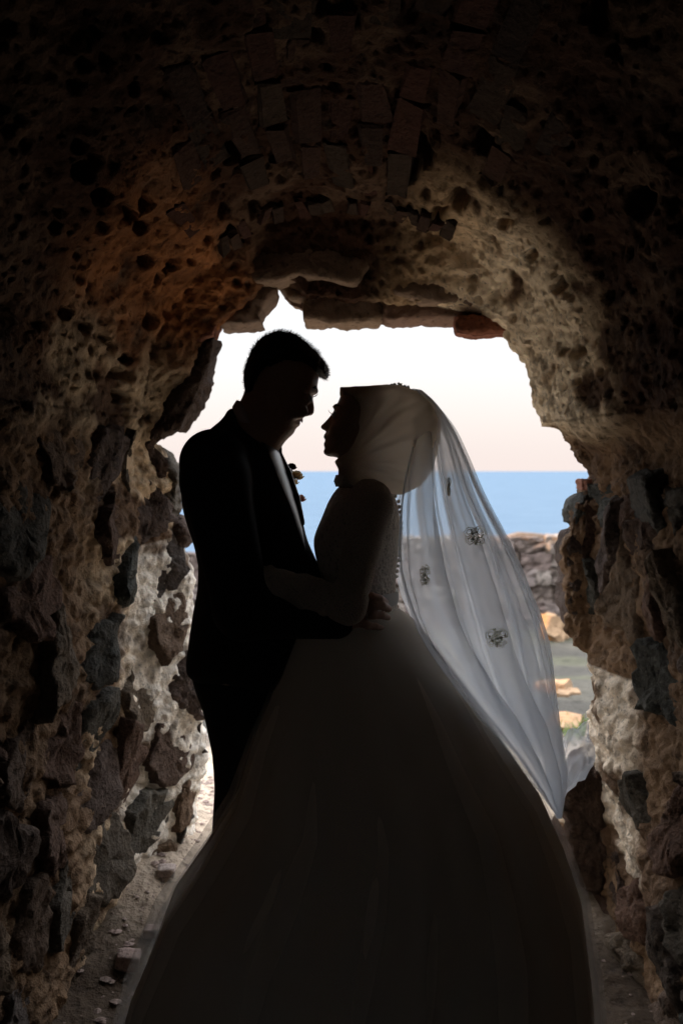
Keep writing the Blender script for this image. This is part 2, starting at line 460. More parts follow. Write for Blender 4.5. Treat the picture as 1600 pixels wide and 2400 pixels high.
# smooth the normals so that displacement does not fold over
for _ in range(14):
    N0[1:-1] = (N0[:-2] + N0[1:-1] + N0[2:]) / 3; N0[:, 1:-1] = (N0[:, :-2] + N0[:, 1:-1] + N0[:, 2:]) / 3
N0 /= np.linalg.norm(N0, axis=2)[..., None]
def low_disp(P): return 0.028 * fbm(P * 2.6 + 4.0, 2)
LOW = low_disp(G0)
T2, S2 = np.meshgrid(tm, srow, indexing='ij')
vmask = sstep(SPR - 0.10, SPR + 0.02, T2) * (1 - sstep(SPR + ARC - 0.02, SPR + ARC + 0.10, T2))   # 1 on the vault
P3 = G0
f1 = fbm(P3 * np.array((9, 6, 9)) + 3.1, 4)
f2 = fbm(P3 * np.array((34, 20, 34)) + 9.1, 3)
wd1, wd2 = worley(P3 * np.array((16, 11, 16)))
wf1, _ = worley(P3 * np.array((42, 26, 42)) + 5.5)
sidek = 0.5 + 0.5 * vmask
sidew = 0.18 + 0.82 * vmask
disp = LOW + sidek * 0.014 * f1 + 0.0075 * f2 + (1 - vmask) * 0.004 * fbm(P3 * np.array((90, 60, 90)), 2) - sidew * 0.026 * sstep(0.36, 0.10, wd1) * (0.35 + 0.65 * (f1 > -0.1)) - sidew * 0.010 * sstep(0.34, 0.1, wf1)
disp += (1 - vmask) * (-0.008 + 0.012 * sstep(0.0, 0.5, wd2 - wd1))
def photo_to_ts(px, py):
    """where the line of sight through a photo pixel meets the smooth passage"""
    d = (px - 800) / F, (HZ - py) / F
    q = (G0[..., 0] - d[0] * G0[..., 1]) ** 2 + (G0[..., 2] - EYE - d[1] * G0[..., 1]) ** 2
    return np.unravel_index(np.argmin(q), q.shape)
# voids where stones and putlog poles have fallen out
for px, py, r, dep in [(327, 530, 16, .05), (348, 612, 15, .05), (405, 620, 15, .05), (392, 634, 11, .05), (440, 606, 11, .05), (480, 556, 13, .05),
                       (293, 840, 15, .05), (270, 875, 14, .05), (297, 882, 16, .05), (285, 925, 18, .05), (348, 752, 20, .06), (165, 740, 14, .05),
                       (212, 772, 13, .05), (128, 525, 15, .05), (250, 800, 12, .05), (1065, 480, 26, .08), (1025, 500, 14, .05), (1345, 822, 15, .06),
                       (1318, 822, 9, .05), (1360, 818, 12, .06), (1310, 670, 18, .05), (1240, 600, 14, .04), (1420, 700, 16, .05), (1180, 520, 15, .05),
                       (1370, 500, 18, .05), (1500, 480, 34, .08), (600, 500, 16, .05), (520, 490, 18, .05), (300, 500, 20, .06), (545, 350, 36, .07),
                       (190, 400, 22, .07), (230, 450, 22, .07), (330, 470, 20, .07), (1130, 330, 30, .06), (950, 400, 40, .07), (980, 370, 36, .06)]:
    it, js = photo_to_ts(px, py)
    c = G0[it, js]; rad = r / F * c[1]
    fore = 1.0 / max(0.3, abs(N0[it, js] @ (c - np.array((0, 0, EYE))) / np.linalg.norm(c - np.array((0, 0, EYE)))))
    u = P3 - c; u = u / np.array((1, min(fore, 2.2), 1))
    dd = np.linalg.norm(u, axis=2) + 0.25 * rad * f1
    disp -= dep * sstep(rad * 1.15, rad * 0.6, dd)
GD = G0 + N0 * disp[..., None]
# keep the foot of the walls under the ground
# colour of the wall itself: grey-brown lime mortar, whiter render at the outer reveal and right haunch, ochre at the left haunch
tone = np.zeros(G0.shape)
mort = np.array((0.23, 0.145, 0.085)); cream = np.array((0.78, 0.60, 0.40)); white = np.array((0.92, 0.85, 0.74)); ochre = np.array((0.46, 0.19, 0.07)); dark = np.array((0.13, 0.08, 0.05))
f3 = fbm(P3 * np.array((5, 3, 5)) + 21, 3)
def lay(c, m):
    global tone
    m = np.clip(m, 0, 1)[..., None]; tone = tone * (1 - m) + c * m
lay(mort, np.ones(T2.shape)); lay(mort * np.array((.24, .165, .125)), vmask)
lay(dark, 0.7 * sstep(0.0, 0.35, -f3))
ang = (T2 - SPR) / W_                           # 0 left springing .. pi right springing
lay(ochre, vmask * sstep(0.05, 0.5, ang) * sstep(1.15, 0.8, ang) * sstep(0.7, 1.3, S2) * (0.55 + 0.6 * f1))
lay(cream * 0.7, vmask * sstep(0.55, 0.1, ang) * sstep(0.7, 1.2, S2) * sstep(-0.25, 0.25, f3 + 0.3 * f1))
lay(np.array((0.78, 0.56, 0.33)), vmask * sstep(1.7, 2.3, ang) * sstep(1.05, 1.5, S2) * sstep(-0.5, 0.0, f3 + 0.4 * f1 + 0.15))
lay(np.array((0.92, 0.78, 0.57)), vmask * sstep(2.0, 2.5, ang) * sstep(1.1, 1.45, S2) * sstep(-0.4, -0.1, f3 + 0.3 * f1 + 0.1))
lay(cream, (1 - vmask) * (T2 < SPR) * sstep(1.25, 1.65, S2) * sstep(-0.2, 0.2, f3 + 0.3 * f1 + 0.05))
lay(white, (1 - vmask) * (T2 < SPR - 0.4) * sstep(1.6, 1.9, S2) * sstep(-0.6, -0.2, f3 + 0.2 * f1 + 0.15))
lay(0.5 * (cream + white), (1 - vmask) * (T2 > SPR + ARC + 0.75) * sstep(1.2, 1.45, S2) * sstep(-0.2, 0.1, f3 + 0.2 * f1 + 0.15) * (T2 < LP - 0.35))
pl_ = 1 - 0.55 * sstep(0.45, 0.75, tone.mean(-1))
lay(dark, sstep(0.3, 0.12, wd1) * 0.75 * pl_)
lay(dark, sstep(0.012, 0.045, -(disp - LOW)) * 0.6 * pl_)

fort = empty('ruined_fortress', (0, 3.0, 0))
tag(fort, 'dark rubble stone fortress whose vaulted passage frames the couple and the sea', 'ruined building')
def uncentre(o): o.location = (-fort.location[0], -fort.location[1], -fort.location[2]); return o
def strip(name, a, b):
    ia, ib = np.searchsorted(tm, a), np.searchsorted(tm, b) + 1
    g = GD[ia:ib]; c = tone[ia:ib]
    f = grid_faces(g.shape[0], g.shape[1])
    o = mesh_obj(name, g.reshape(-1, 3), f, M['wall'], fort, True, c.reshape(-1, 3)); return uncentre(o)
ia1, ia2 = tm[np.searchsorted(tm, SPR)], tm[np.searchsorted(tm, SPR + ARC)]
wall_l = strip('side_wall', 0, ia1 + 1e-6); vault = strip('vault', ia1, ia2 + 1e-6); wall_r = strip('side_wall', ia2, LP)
wall_l['label'] = 'rubble wall beside the person in the dark suit, pale lime patches in its lit end'
wall_r['label'] = 'rubble wall beside the veil, rough and mostly in shade'
vault['label'] = 'crumbling barrel vault of brick and mortar, pocked with dark holes'

def at_ts(t, s):
    """smooth surface point, normal and low displacement at metric (t, s)"""
    t = np.clip(np.asarray(t, float), 0, LP - 1e-4); s = np.clip(np.asarray(s, float), 0, srow[-1] - 1e-4)
    a = t / LP * (NT - 1); i = np.floor(a).astype(int); fa = (a - i)[..., None]
    b = np.interp(s, srow, np.arange(NSR)); j = np.minimum(np.floor(b).astype(int), NSR - 2); fb = (b - j)[..., None]
    i = np.minimum(i, NT - 2)
    def L(A): return (A[i, j] * (1 - fa) + A[i + 1, j] * fa) * (1 - fb) + (A[i, j + 1] * (1 - fa) + A[i + 1, j + 1] * fa) * fb
    return L(G0), L(N0), L(LOW[..., None])[..., 0]

# --- rubble stones of the two side walls: packed cells, each a proud, rough, rounded lump
def voronoi_cells(seeds, lo, hi):
    cells = []
    for i, (x, y) in enumerate(seeds):
        poly = [(lo[0], lo[1]), (hi[0], lo[1]), (hi[0], hi[1]), (lo[0], hi[1])]
        for j, (a, b) in enumerate(seeds):
            if i == j or (a - x) ** 2 + (b - y) ** 2 > 0.6: continue
            nx, ny = a - x, b - y; c = (nx * (a + x) + ny * (b + y)) / 2
            out = []
            for k in range(len(poly)):
                p, q = poly[k], poly[(k + 1) % len(poly)]
                dp = nx * p[0] + ny * p[1] - c; dq = nx * q[0] + ny * q[1] - c
                if dp <= 0: out.append(p)
                if (dp < 0) != (dq < 0) and abs(dp - dq) > 1e-12:
                    r = dp / (dp - dq); out.append((p[0] + r * (q[0] - p[0]), p[1] + r * (q[1] - p[1])))
            poly = out
            if len(poly) < 3: break
        cells.append(poly)
    return cells
def resample(poly, n):
    p = np.asarray(poly, float); q = np.vstack([p, p[:1]])
    L = np.concatenate([[0], np.cumsum(np.linalg.norm(np.diff(q, axis=0), axis=1))])
    u = np.arange(n) / n * L[-1]
    return np.stack([np.interp(u, L, q[:, k]) for k in range(p.shape[1])], 1)
RINGS = [(0.0, 1.0), (0.3, 1.0), (0.55, 1.0), (0.76, 0.97), (0.9, 0.86), (0.98, 0.5), (1.03, -0.25), (1.04, -1.1)]
def cell_stone(poly, to_world, proud, seed, parent, mat, joint=0.012, name='stone', seg=36):
    p = np.asarray(poly, float); c = p.mean(0)
    p = chaikin(p, 1); p = resample(p, seg)
    d = p - c; L = np.linalg.norm(d, axis=1)[:, None]
    d = d * np.maximum(0.55, (L - joint) / L) * (1 + 0.26 * fbm(np.concatenate([p * 14, np.full((seg, 1), seed)], 1), 3))[:, None]
    uv = [c]; hh = [1.0]
    for r, h in RINGS[1:]:
        uv.extend(c + d * r); hh.extend([h] * seg)
    uv = np.array(uv); hh = np.array(hh)
    P, N, Lw = to_world(uv[:, 0], uv[:, 1])
    # flattish, tilted face
    tilt = (uv - c) @ np.array((math.cos(seed * 1.7), math.sin(seed * 1.7))) * 0.22
    n = fbm(P * 11 + seed, 4)
    n2 = fbm(P * 60 + seed, 2)
    w1, _ = worley(P * 34 + seed)
    face = sstep(-0.3, 0.5, hh)
    off = Lw + np.where(hh > 0, hh * proud, hh * 0.05) + face * (tilt + 0.016 * n + 0.005 * n2 - 0.012 * sstep(0.4, 0.1, w1))
    V = P + N * off[:, None]
    f = [(0, 1 + k, 1 + (k + 1) % seg) for k in range(seg)]
    for r in range(len(RINGS) - 2):
        a = 1 + r * seg; b = a + seg
        for k in range(seg): f.append((a + k, b + k, b + (k + 1) % seg, a + (k + 1) % seg))
    vc = V.mean(0)
    o = mesh_obj(name, V - vc, f, mat, parent)
    o.location = vc + (np.zeros(3)); return o
def wall_stones(side, seed):
    rg = random.Random(seed); par = wall_l if side < 0 else wall_r
    smax = 2.18 if side < 0 else 1.9
    seeds = []; z = 0.02; row = 0
    while z < (1.56 if side < 0 else 1.36):
        h = rg.uniform(0.14, 0.27); s = rg.uniform(-0.1, 0.05)
        while s < smax:
            w = rg.choice((0.12, 0.20, 0.28, 0.36, 0.44)) * rg.uniform(.9, 1.1)
            seeds.append((s + w / 2, z + h / 2 + rg.uniform(-0.035, 0.035))); s += w
        z += h * 0.93
    cells = voronoi_cells(seeds, (0.0, 0.0), (smax, 1.60 if side < 0 else 1.44))
    k = 0
    for i, c in enumerate(cells):
        if len(c) < 3: continue
        s, z = seeds[i]
        lime = (0.28 if s < 1.7 else 0.38) if (s > 1.2 and side < 0) else 0.12        # places where only mortar is left
        if side > 0 and s > 1.3 and 0.3 < z < 0.95: lime = 0.9
        if rg.random() < lime: continue
        if side < 0: fn = lambda a, b: at_ts(b, a)
        else: fn = lambda a, b: at_ts(LP - b, a)
        cell_stone(c, fn, rg.uniform(-0.002, 0.026) * (0.6 if s > 1.6 else 1.0), i * 1.37 + seed, par, M['stone'], rg.uniform(0.006, 0.022)); k += 1
    return k
n1 = wall_stones(-1, 5); n2 = wall_stones(1, 8)

# --- bricks of the vault, laid along the passage on either side of the crown
def vault_brick(t, s, w, l, proud, seed):
    uu = np.array([-0.5, -0.42, 0.42, 0.5]) * w; vv = np.array([-0.5, -0.46, 0.46, 0.5]) * l
    U, V = np.meshgrid(uu, vv, indexing='ij')
    rg = np.random.RandomState(seed)
    edge = np.ones((4, 4)); edge[[0, 3], :] = 0.3; edge[:, [0, 3]] = 0.3
    P, N, Lw = at_ts(t + U + rg.randn(4, 4) * 0.005 + 0.012 * rg.randn() * V / l, s + V + rg.randn(4, 4) * 0.004)
    topv = P + N * (Lw + proud * edge + rg.randn(4, 4) * 0.004)[..., None]
    base = P - N * 0.05
    bi = [(0, 0), (1, 0), (2, 0), (3, 0), (3, 1), (3, 2), (3, 3), (2, 3), (1, 3), (0, 3), (0, 2), (0, 1)]
    v = list(topv.reshape(-1, 3)) + [base[i, j] for i, j in bi]
    f = [(i * 4 + j, (i + 1) * 4 + j, (i + 1) * 4 + j + 1, i * 4 + j + 1) for i in range(3) for j in range(3)]
    for k in range(12):
        a = bi[k]; b = bi[(k + 1) % 12]
        f.append((b[0] * 4 + b[1], a[0] * 4 + a[1], 16 + k, 16 + (k + 1) % 12))
    v = np.array(v); c = v.mean(0)
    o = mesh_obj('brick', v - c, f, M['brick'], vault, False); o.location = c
k = 0
for ci in range(-6, 7):
    t = SPR + ARC / 2 + ci * 0.078 + RNG.uniform(-.006, .006)
    s = 0.06 + RNG.uniform(0, 0.2)
    while s < 1.62:
        l = RNG.uniform(0.19, 0.31)
        gone = RNG.random() < (0.22 + 0.10 * max(0, abs(ci) - 2))
        if not gone and s + l < 1.7 and not (ci >= 3 and s > 1.0):
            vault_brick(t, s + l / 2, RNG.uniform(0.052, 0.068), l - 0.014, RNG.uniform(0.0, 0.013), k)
        s += l; k += 1
# short bricks on edge round the end of the vault (arch ring)
for i in range(38):
    ph = 0.45 + i * 0.0585
    if RNG.random() < 0.25 or abs(ph - math.pi / 2) > 0.62: continue
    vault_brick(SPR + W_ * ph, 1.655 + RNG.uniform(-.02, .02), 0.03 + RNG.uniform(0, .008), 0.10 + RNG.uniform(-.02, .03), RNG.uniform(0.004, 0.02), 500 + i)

# --- individual blocks of the outer frame, each outlined at its own depth with real thickness
def block(name, pts, Y, thick, mat, seed, parent=fort, rough=0.010, seg=84, label=None, sharp=False):
    p = np.array(pts, float)
    if not sharp: p = chaikin(p, 1)
    p = resample(p, seg); p = p + 2.2 * np.stack([fbm(np.concatenate([p / 14, np.full((seg, 1), seed)], 1), 3), fbm(np.concatenate([p / 14, np.full((seg, 1), seed + 30)], 1), 3)], 1)
    Y = DM(Y); thick = thick * 0.75
    pw = np.stack([(p[:, 0] - 800) / F * Y, EYE + (HZ - p[:, 1]) / F * Y], 1); c = pw.mean(0)
    prof = [(0.0, 0.0), (0.14, 0.0), (0.28, 0.0), (0.42, 0.0), (0.55, 0.002), (0.67, 0.004), (0.78, 0.006), (0.88, 0.009), (0.965, 0.016), (1.0, 0.035), (1.0, 0.2), (1.0, 0.35), (1.0, 0.5), (1.0, 0.65), (0.97, 0.9), (0.85, 0.99), (0.4, 1.0), (0.0, 1.0)]
    V = []; 
    for r, q in prof:
        yy = Y + (q * thick if q > 0.1 else q)
        if r == 0: V.append((c[0], yy, c[1])); continue
        for x, z in c + (pw - c) * r: V.append((x, yy, z))
    V = np.array(V)
    d = V - np.array((c[0], Y + thick / 2, c[1])); d /= np.linalg.norm(d, axis=1)[:, None] + 1e-9
    w1, _ = worley(V * 26 + seed)
    V = V + d * (rough * 1.5 * fbm(V * 12 + seed, 5) + 0.4 * rough * fbm(V * 55 + seed, 2) - rough * 0.9 * sstep(0.38, 0.1, w1))[:, None]
    f = [(0, 1 + (k + 1) % seg, 1 + k) for k in range(seg)]
    nr = len(prof) - 2
    for r in range(nr - 1):
        a = 1 + r * seg; b = a + seg
        for k in range(seg): f.append((a + k, a + (k + 1) % seg, b + (k + 1) % seg, b + k))
    e = len(V) - 1; a = 1 + (nr - 1) * seg
    f += [(e, a + k, a + (k + 1) % seg) for k in range(seg)]
    vc = V.mean(0)
    o = mesh_obj(name, V - vc, f, mat, parent); o.location = vc - np.array(fort.location)
    if label: o['label'] = label
    return o
block('lintel_stone', [(515, 690), (560, 668), (640, 655), (650, 672), (640, 692), (618, 717), (604, 738), (610, 750), (590, 754), (520, 760), (503, 757)], 3.66, 0.34, M['lintel'], 1, sharp=True)
block('lintel_stone', [(645, 655), (700, 620), (850, 630), (905, 640), (903, 700), (896, 738), (884, 750), (800, 754), (709, 748), (706, 704), (688, 700), (668, 682)], 3.76, 0.34, M['lintel'], 2, sharp=True)
block('lintel_stone', [(900, 640), (1000, 600), (1120, 640), (1170, 690), (1180, 735), (1075, 745), (1000, 744), (905, 747), (899, 728)], 3.72, 0.36, M['lintel'], 3, sharp=True)
block('lintel_stone', [(520, 660), (600, 580), (700, 530), (890, 522), (900, 560), (888, 605), (832, 668), (760, 652), (700, 640), (640, 660)], 3.52, 0.25, M['lintel'], 4, rough=0.007, sharp=True)
block('lintel_stone', [(903, 540), (1000, 555), (1090, 600), (1165, 680), (1165, 715), (1000, 705), (920, 690), (905, 620)], 3.55, 0.25, M['lintel'], 5, rough=0.007, sharp=True)
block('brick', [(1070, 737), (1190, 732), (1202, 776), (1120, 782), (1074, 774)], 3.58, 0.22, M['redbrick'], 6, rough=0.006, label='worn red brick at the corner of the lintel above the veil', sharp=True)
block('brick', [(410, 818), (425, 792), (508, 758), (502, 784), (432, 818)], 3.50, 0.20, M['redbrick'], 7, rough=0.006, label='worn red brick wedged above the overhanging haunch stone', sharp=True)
block('haunch_stone', [(500, 775), (496, 830), (482, 872), (464, 915), (452, 950), (432, 985), (412, 1006), (335, 1015), (320, 960), (345, 900), (400, 830), (430, 800)], 3.52, 0.34, M['stone'], 8, rough=0.016)
block('jamb_stone', [(335, 1048), (375, 1055), (402, 1085), (417, 1120), (409, 1160), (409, 1212), (350, 1218), (325, 1150), (330, 1090)], 3.66, 0.30, M['stone'], 9, rough=0.015)
block('jamb_stone', [(350, 1222), (400, 1214), (432, 1220), (444, 1262), (425, 1295), (390, 1295), (360, 1285), (340, 1250)], 3.78, 0.30, M['stone'], 10, rough=0.008)
block('brick', [(1369, 1122), (1450, 1124), (1450, 1152), (1372, 1148)], 3.42, 0.18, M['redbrick'], 11, rough=0.006, label='broken red brick end in the jamb level with the horizon', sharp=True)
block('jamb_stone', [(1470, 1150), (1396, 1152), (1365, 1164), (1348, 1200), (1350, 1238), (1400, 1255), (1470, 1210)], 3.46, 0.3, M['stone'], 12, rough=0.011)
block('jamb_stone', [(1352, 1242), (1330, 1275), (1327, 1310), (1337, 1350), (1330, 1400), (1340, 1450), (1346, 1486), (1410, 1480), (1470, 1400), (1470, 1280), (1410, 1245)], 3.46, 0.3, M['stone'], 13, rough=0.012)
block('jamb_stone', [(1440, 1160), (1505, 1150), (1495, 1222), (1465, 1262), (1430, 1235)], 3.12, 0.25, M['stone'], 14, rough=0.010)
block('jamb_stone', [(1512, 1112), (1590, 1098), (1595, 1240), (1575, 1300), (1545, 1262), (1518, 1180)], 2.60, 0.25, M['stone'], 15, rough=0.010)
block('jamb_stone', [(1340, 1985), (1320, 1900), (1330, 1840), (1380, 1800), (1480, 1840), (1500, 1980), (1420, 2100), (1330, 2080)], 3.30, 0.3, M['stone'], 16, rough=0.02)

# --- the room behind the camera and the outside of the building
def ring_wall(name, inner, Y, rect, mat, thick_dir):
    """flat wall at depth Y with an opening: joins the outline to a rectangle"""
    n = len(inner)
    x0, x1, z1 = rect
    out = []
    for x, z in inner:
        dx, dz = x, z - 0.9
        kx = (x1 / dx) if dx > 1e-6 else ((x0 / dx) if dx < -1e-6 else 1e9)
        kz = ((z1 - 0.9) / dz) if dz > 1e-6 else (((-0.3 - 0.9) / dz) if dz < -1e-6 else 1e9)
        kk = min(kx, kz); out.append((dx * kk, 0.9 + dz * kk))
    V = []; NQ = 26
    for q in range(NQ):
        e = (q / (NQ - 1)) ** 1.6
        for (a, b), (c, d) in zip(inner, out):
            V.append((a + (c - a) * e, Y, b + (d - b) * e))
    V = np.array(V); 
    V[:, 1] += thick_dir * (0.04 * fbm(V * 3, 4)) * np.repeat(np.minimum(1, np.arange(NQ) / 2.0), n)
    f = grid_faces(NQ, n)
    return uncentre(mesh_obj(name, V, f, mat, fort))
ring_wall('chamber_wall', GD[:, 0][:, [0, 2]], YA, (-5, 5, 3.3), M['chamber'], -1)
ring_wall('outer_wall', GD[:, -1][:, [0, 2]], 3.55, (-5, 5, 3.5), M['farstone'], 1)
for nm, lo, hi in [('roof', (-5.3, -3.4, 3.2), (5.3, 3.53, 3.55)), ('chamber_wall', (-5.3, -3.4, -0.4), (-5.0, 3.53, 3.19)), ('chamber_wall', (5.0, -3.4, -0.4), (5.3, 3.53, 3.19)), ('chamber_wall', (-4.99, -3.4, -0.4), (-1.5, -3.1, 3.19)), ('chamber_wall', (-0.85, -3.4, -0.4), (4.99, -3.1, 3.19)), ('chamber_wall', (-1.5, -3.395, -0.4), (-0.85, -3.105, 1.30)), ('chamber_wall', (-1.5, -3.395, 2.0), (-0.85, -3.105, 3.19))]:   # window opening behind the camera, added to let in fill light
    v, f = box_mesh(lo, hi); uncentre(mesh_obj(nm, v, f, M['chamber'], fort, False))

# ------------------------------------------------------------------ ground, sea
def ground_z(x, y):
    base = np.where(y < 4.6, 0.0, -1.0 * sstep(4.6, 14.0, y) - 0.15 * sstep(14, 20, y))
    base = base + 0.19 * sstep(2.45, 3.35, y) * (1 - sstep(3.6, 5.0, y))
    base = base - 13.0 * sstep(24, 46, y)
    P = np.stack([x, y, 0 * x], -1)
    r = 0.018 * fbm(P * 3.0, 4) + 0.006 * fbm(P * 16, 3)
    r2 = 0.06 * fbm(P * 0.5 + 3, 3)
    side = 0.05 * sstep(0.42, 0.68, np.abs(x)) * sstep(1.6, 2.0, y) * sstep(3.8, 3.5, y)     # rubble banked against the walls
    return base + r + r2 * sstep(4.5, 7, y) + side
gx = np.concatenate([np.linspace(-60, -6, 20)[:-1], np.linspace(-6, -1.1, 50)[:-1], np.linspace(-1.1, 1.6, 190)[:-1], np.linspace(1.6, 8, 80)[:-1], np.linspace(8, 60, 20)])
gy = np.concatenate([np.linspace(-60, 1.6, 30)[:-1], np.linspace(1.6, 5.0, 230)[:-1], np.linspace(5.0, 9, 110)[:-1], np.linspace(9, 20, 90)[:-1], np.linspace(20, 60, 40)])
X, Yg = np.meshgrid(gx, gy, indexing='ij')
Z = ground_z(X, Yg)
gp = np.stack([X, Yg, 0 * X], -1)
gf = fbm(gp * 1.3 + 7, 4)
gc = np.zeros(X.shape + (3,)); lit_floor = sstep(2.7, 3.2, Yg)[..., None]; gc[:] = np.array((0.075, 0.053, 0.036)) * (1 - lit_floor) + lit_floor * np.array((0.46, 0.37, 0.28))  # outer floor painted paler as if lit, to bounce light; inner floor darker
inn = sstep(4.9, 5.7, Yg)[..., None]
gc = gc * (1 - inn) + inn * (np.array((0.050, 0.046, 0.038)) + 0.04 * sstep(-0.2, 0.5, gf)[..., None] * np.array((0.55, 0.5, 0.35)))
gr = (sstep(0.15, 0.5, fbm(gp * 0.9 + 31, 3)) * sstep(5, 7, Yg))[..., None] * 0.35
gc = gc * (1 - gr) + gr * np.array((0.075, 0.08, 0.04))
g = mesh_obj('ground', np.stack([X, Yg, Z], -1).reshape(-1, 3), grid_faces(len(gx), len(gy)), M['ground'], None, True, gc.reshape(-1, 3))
kind(g, 'structure'); g['label'] = 'trodden earth floor running out to a shaded dirt yard'
# sea
m, nt, b = new_mat('sea_water'); M['sea'] = m
t = nt.nodes.new('ShaderNodeTexCoord'); mp = nt.nodes.new('ShaderNodeMapping'); mp.inputs['Scale'].default_value = (0.05, 0.22, 1)
nt.links.new(t.outputs['Object'], mp.inputs[0])
nz = noise_n(nt, 1.0, 8, 0.68, vec=mp.outputs[0], dist=0.6)
cc = ramp_n(nt, nz.outputs[0], [(0.3, (0.040, 0.074, 0.112)), (0.7, (0.072, 0.116, 0.160))])
df = nt.nodes.new('ShaderNodeBsdfDiffuse'); nt.links.new(cc.outputs[0], df.inputs[0])
gl = nt.nodes.new('ShaderNodeBsdfGlossy'); gl.inputs['Roughness'].default_value = 0.35; gl.inputs[0].default_value = (0.8, 0.88, 1, 1)
ms = nt.nodes.new('ShaderNodeMixShader'); ms.inputs[0].default_value = 0.06
nb = bump_n(nt, nz.outputs[0], 0.8, 2.0); nt.links.new(nb, df.inputs['Normal']); nt.links.new(nb, gl.inputs['Normal'])
nt.links.new(df.outputs[0], ms.inputs[1]); nt.links.new(gl.outputs[0], ms.inputs[2]); nt.links.new(ms.outputs[0], nt.nodes['Material Output'].inputs[0])
sea = mesh_obj('sea', [(-30000, 28, -12), (30000, 28, -12), (30000, 45000, -12), (-30000, 45000, -12)], [(0, 1, 2, 3)], M['sea'], None, False)
kind(sea, 'structure'); sea['label'] = 'calm pale blue sea out to the horizon'

# ------------------------------------------------------------------ ruined wall across the yard, block by block
def rough_block(size, seed, amp=0.12):
    n = 5; sx, sy, sz = size
    v = []; idx = {}
    def vid(i, j, k):
        key = (i, j, k)
        if key not in idx:
            idx[key] = len(v); v.append((i / (n - 1) - .5, j / (n - 1) - .5, k / (n - 1) - .5))
        return idx[key]
    f = []
    for a in range(n - 1):
        for c in range(n - 1):
            f.append((vid(a, 0, c), vid(a + 1, 0, c), vid(a + 1, 0, c + 1), vid(a, 0, c + 1)))
            f.append((vid(a + 1, n - 1, c), vid(a, n - 1, c), vid(a, n - 1, c + 1), vid(a + 1, n - 1, c + 1)))
            f.append((vid(0, a + 1, c), vid(0, a, c), vid(0, a, c + 1), vid(0, a + 1, c + 1)))
            f.append((vid(n - 1, a, c), vid(n - 1, a + 1, c), vid(n - 1, a + 1, c + 1), vid(n - 1, a, c + 1)))
            f.append((vid(a, c, n - 1), vid(a + 1, c, n - 1), vid(a + 1, c + 1, n - 1), vid(a, c + 1, n - 1)))
            f.append((vid(a, c + 1, 0), vid(a + 1, c + 1, 0), vid(a + 1, c, 0), vid(a, c, 0)))
    v = np.array(v); r = np.linalg.norm(v, axis=1)
    v = v * (1 - 0.07 * sstep(0.6, 0.86, r))[:, None] * np.array(size)
    v = v + (amp * min(size)) * np.stack([fbm(v * 5 + seed, 3), fbm(v * 5 + seed + 40, 3), fbm(v * 5 + seed + 80, 3)], 1)
    return v, f
proto = []
ruin = empty('ruined_wall', (2.0, 16.0, -1.05))
tag(ruin, 'low ruined wall of weathered blocks beyond the veil, sunlit along its top', 'wall')
for i in range(12):
    v, f = rough_block((0.62, 0.55, 0.40), i * 3.1, 0.16); proto.append((v, f))
pm = []
cx_ = np.linspace(-9, 13, 90); ct_ = 0.10 + 0.42 * sstep(-1.0, 2.2, cx_) + 0.10 * np.sin(cx_ * 2.3) + 0.06 * np.sin(cx_ * 5.1) - 0.14
cv_ = []
for a_, b_ in zip(cx_, ct_): cv_ += [(a_ - 2, -0.20, -0.6), (a_ - 2, -0.20, b_ + 1.05), (a_ - 2, 0.20, b_ + 1.05), (a_ - 2, 0.20, -0.6)]
mesh_obj('mortar_core', cv_, grid_faces(90, 4), M['chamber'], ruin)
for course in range(7):
    z = -1.15 + course * 0.26; x = -9 + (course % 2) * 0.2
    while x < 13:
        w = RNG.uniform(0.22, 0.62)
        top_z = 0.10 + 0.42 * sstep(-1.0, 2.2, x) + 0.10 * math.sin(x * 2.3) + 0.06 * math.sin(x * 5.1)
        if z + 0.22 < top_z + RNG.uniform(-.05, .02):
            i = RNG.randrange(12)
            if len(pm) <= i or True:
                src = next((q for q in pm if q[0] == i), None)
                if src is None:
                    o = mesh_obj('stone', proto[i][0], proto[i][1], M['farstone'], ruin, False); pm.append((i, o))
                else:
                    o = share('stone', src[1], ruin)
            o.scale = (w / 0.62 * 1.0, RNG.uniform(.9, 1.15), 0.26 / 0.40 * RNG.uniform(.9, 1.15))
            o.location = (x + w / 2 - 2.0, RNG.uniform(-.06, .06), z + 0.13 + 1.05)
            o.rotation_euler = (RNG.choice((0, math.pi)) + RNG.uniform(-.04, .04), RNG.uniform(-.04, .04), RNG.uniform(-.05, .05))
        x += w
# fallen block by the ruined wall, and rocks added in place of sunlit ground
def boulder(px, py, Y, size, seed, label, mat='sunrock'):
    x = (px - 800) / F * Y
    v, f = rough_block(size, seed, 0.34)
    o = mesh_obj('sun_catch_block', v, f, M[mat], None, False); zz = float(ground_z(np.array(x), np.array(Y)))
    o.location = (x, Y, zz + size[2] * 0.25); o.rotation_euler = (0.1, -0.12, seed)
    tag(o, label, 'rock', 'fallen block and added rocks in the yard'); return o
boulder(1300, 1470, 14.8, (0.34, 0.34, 0.42), 2.3, 'upright sunlit block at the foot of the ruined wall, beside the jamb')
boulder(1296, 1618, 7.65, (0.22, 0.26, 0.09), 4.4, 'widest of the low rocks added for a sunlit patch in the middle of the yard')
boulder(1340, 1626, 7.5, (0.11, 0.13, 0.06), 6.1, 'small rock added for the sunlit patch, between the wide rock and the jamb')
boulder(1318, 1640, 7.3, (0.09, 0.10, 0.045), 1.2, 'smallest rock added for the sunlit patch, just in front of the wide one')
boulder(1322, 1700, 5.85, (0.20, 0.26, 0.06), 5.9, 'small rock added for a sunlit patch beside the green weeds')
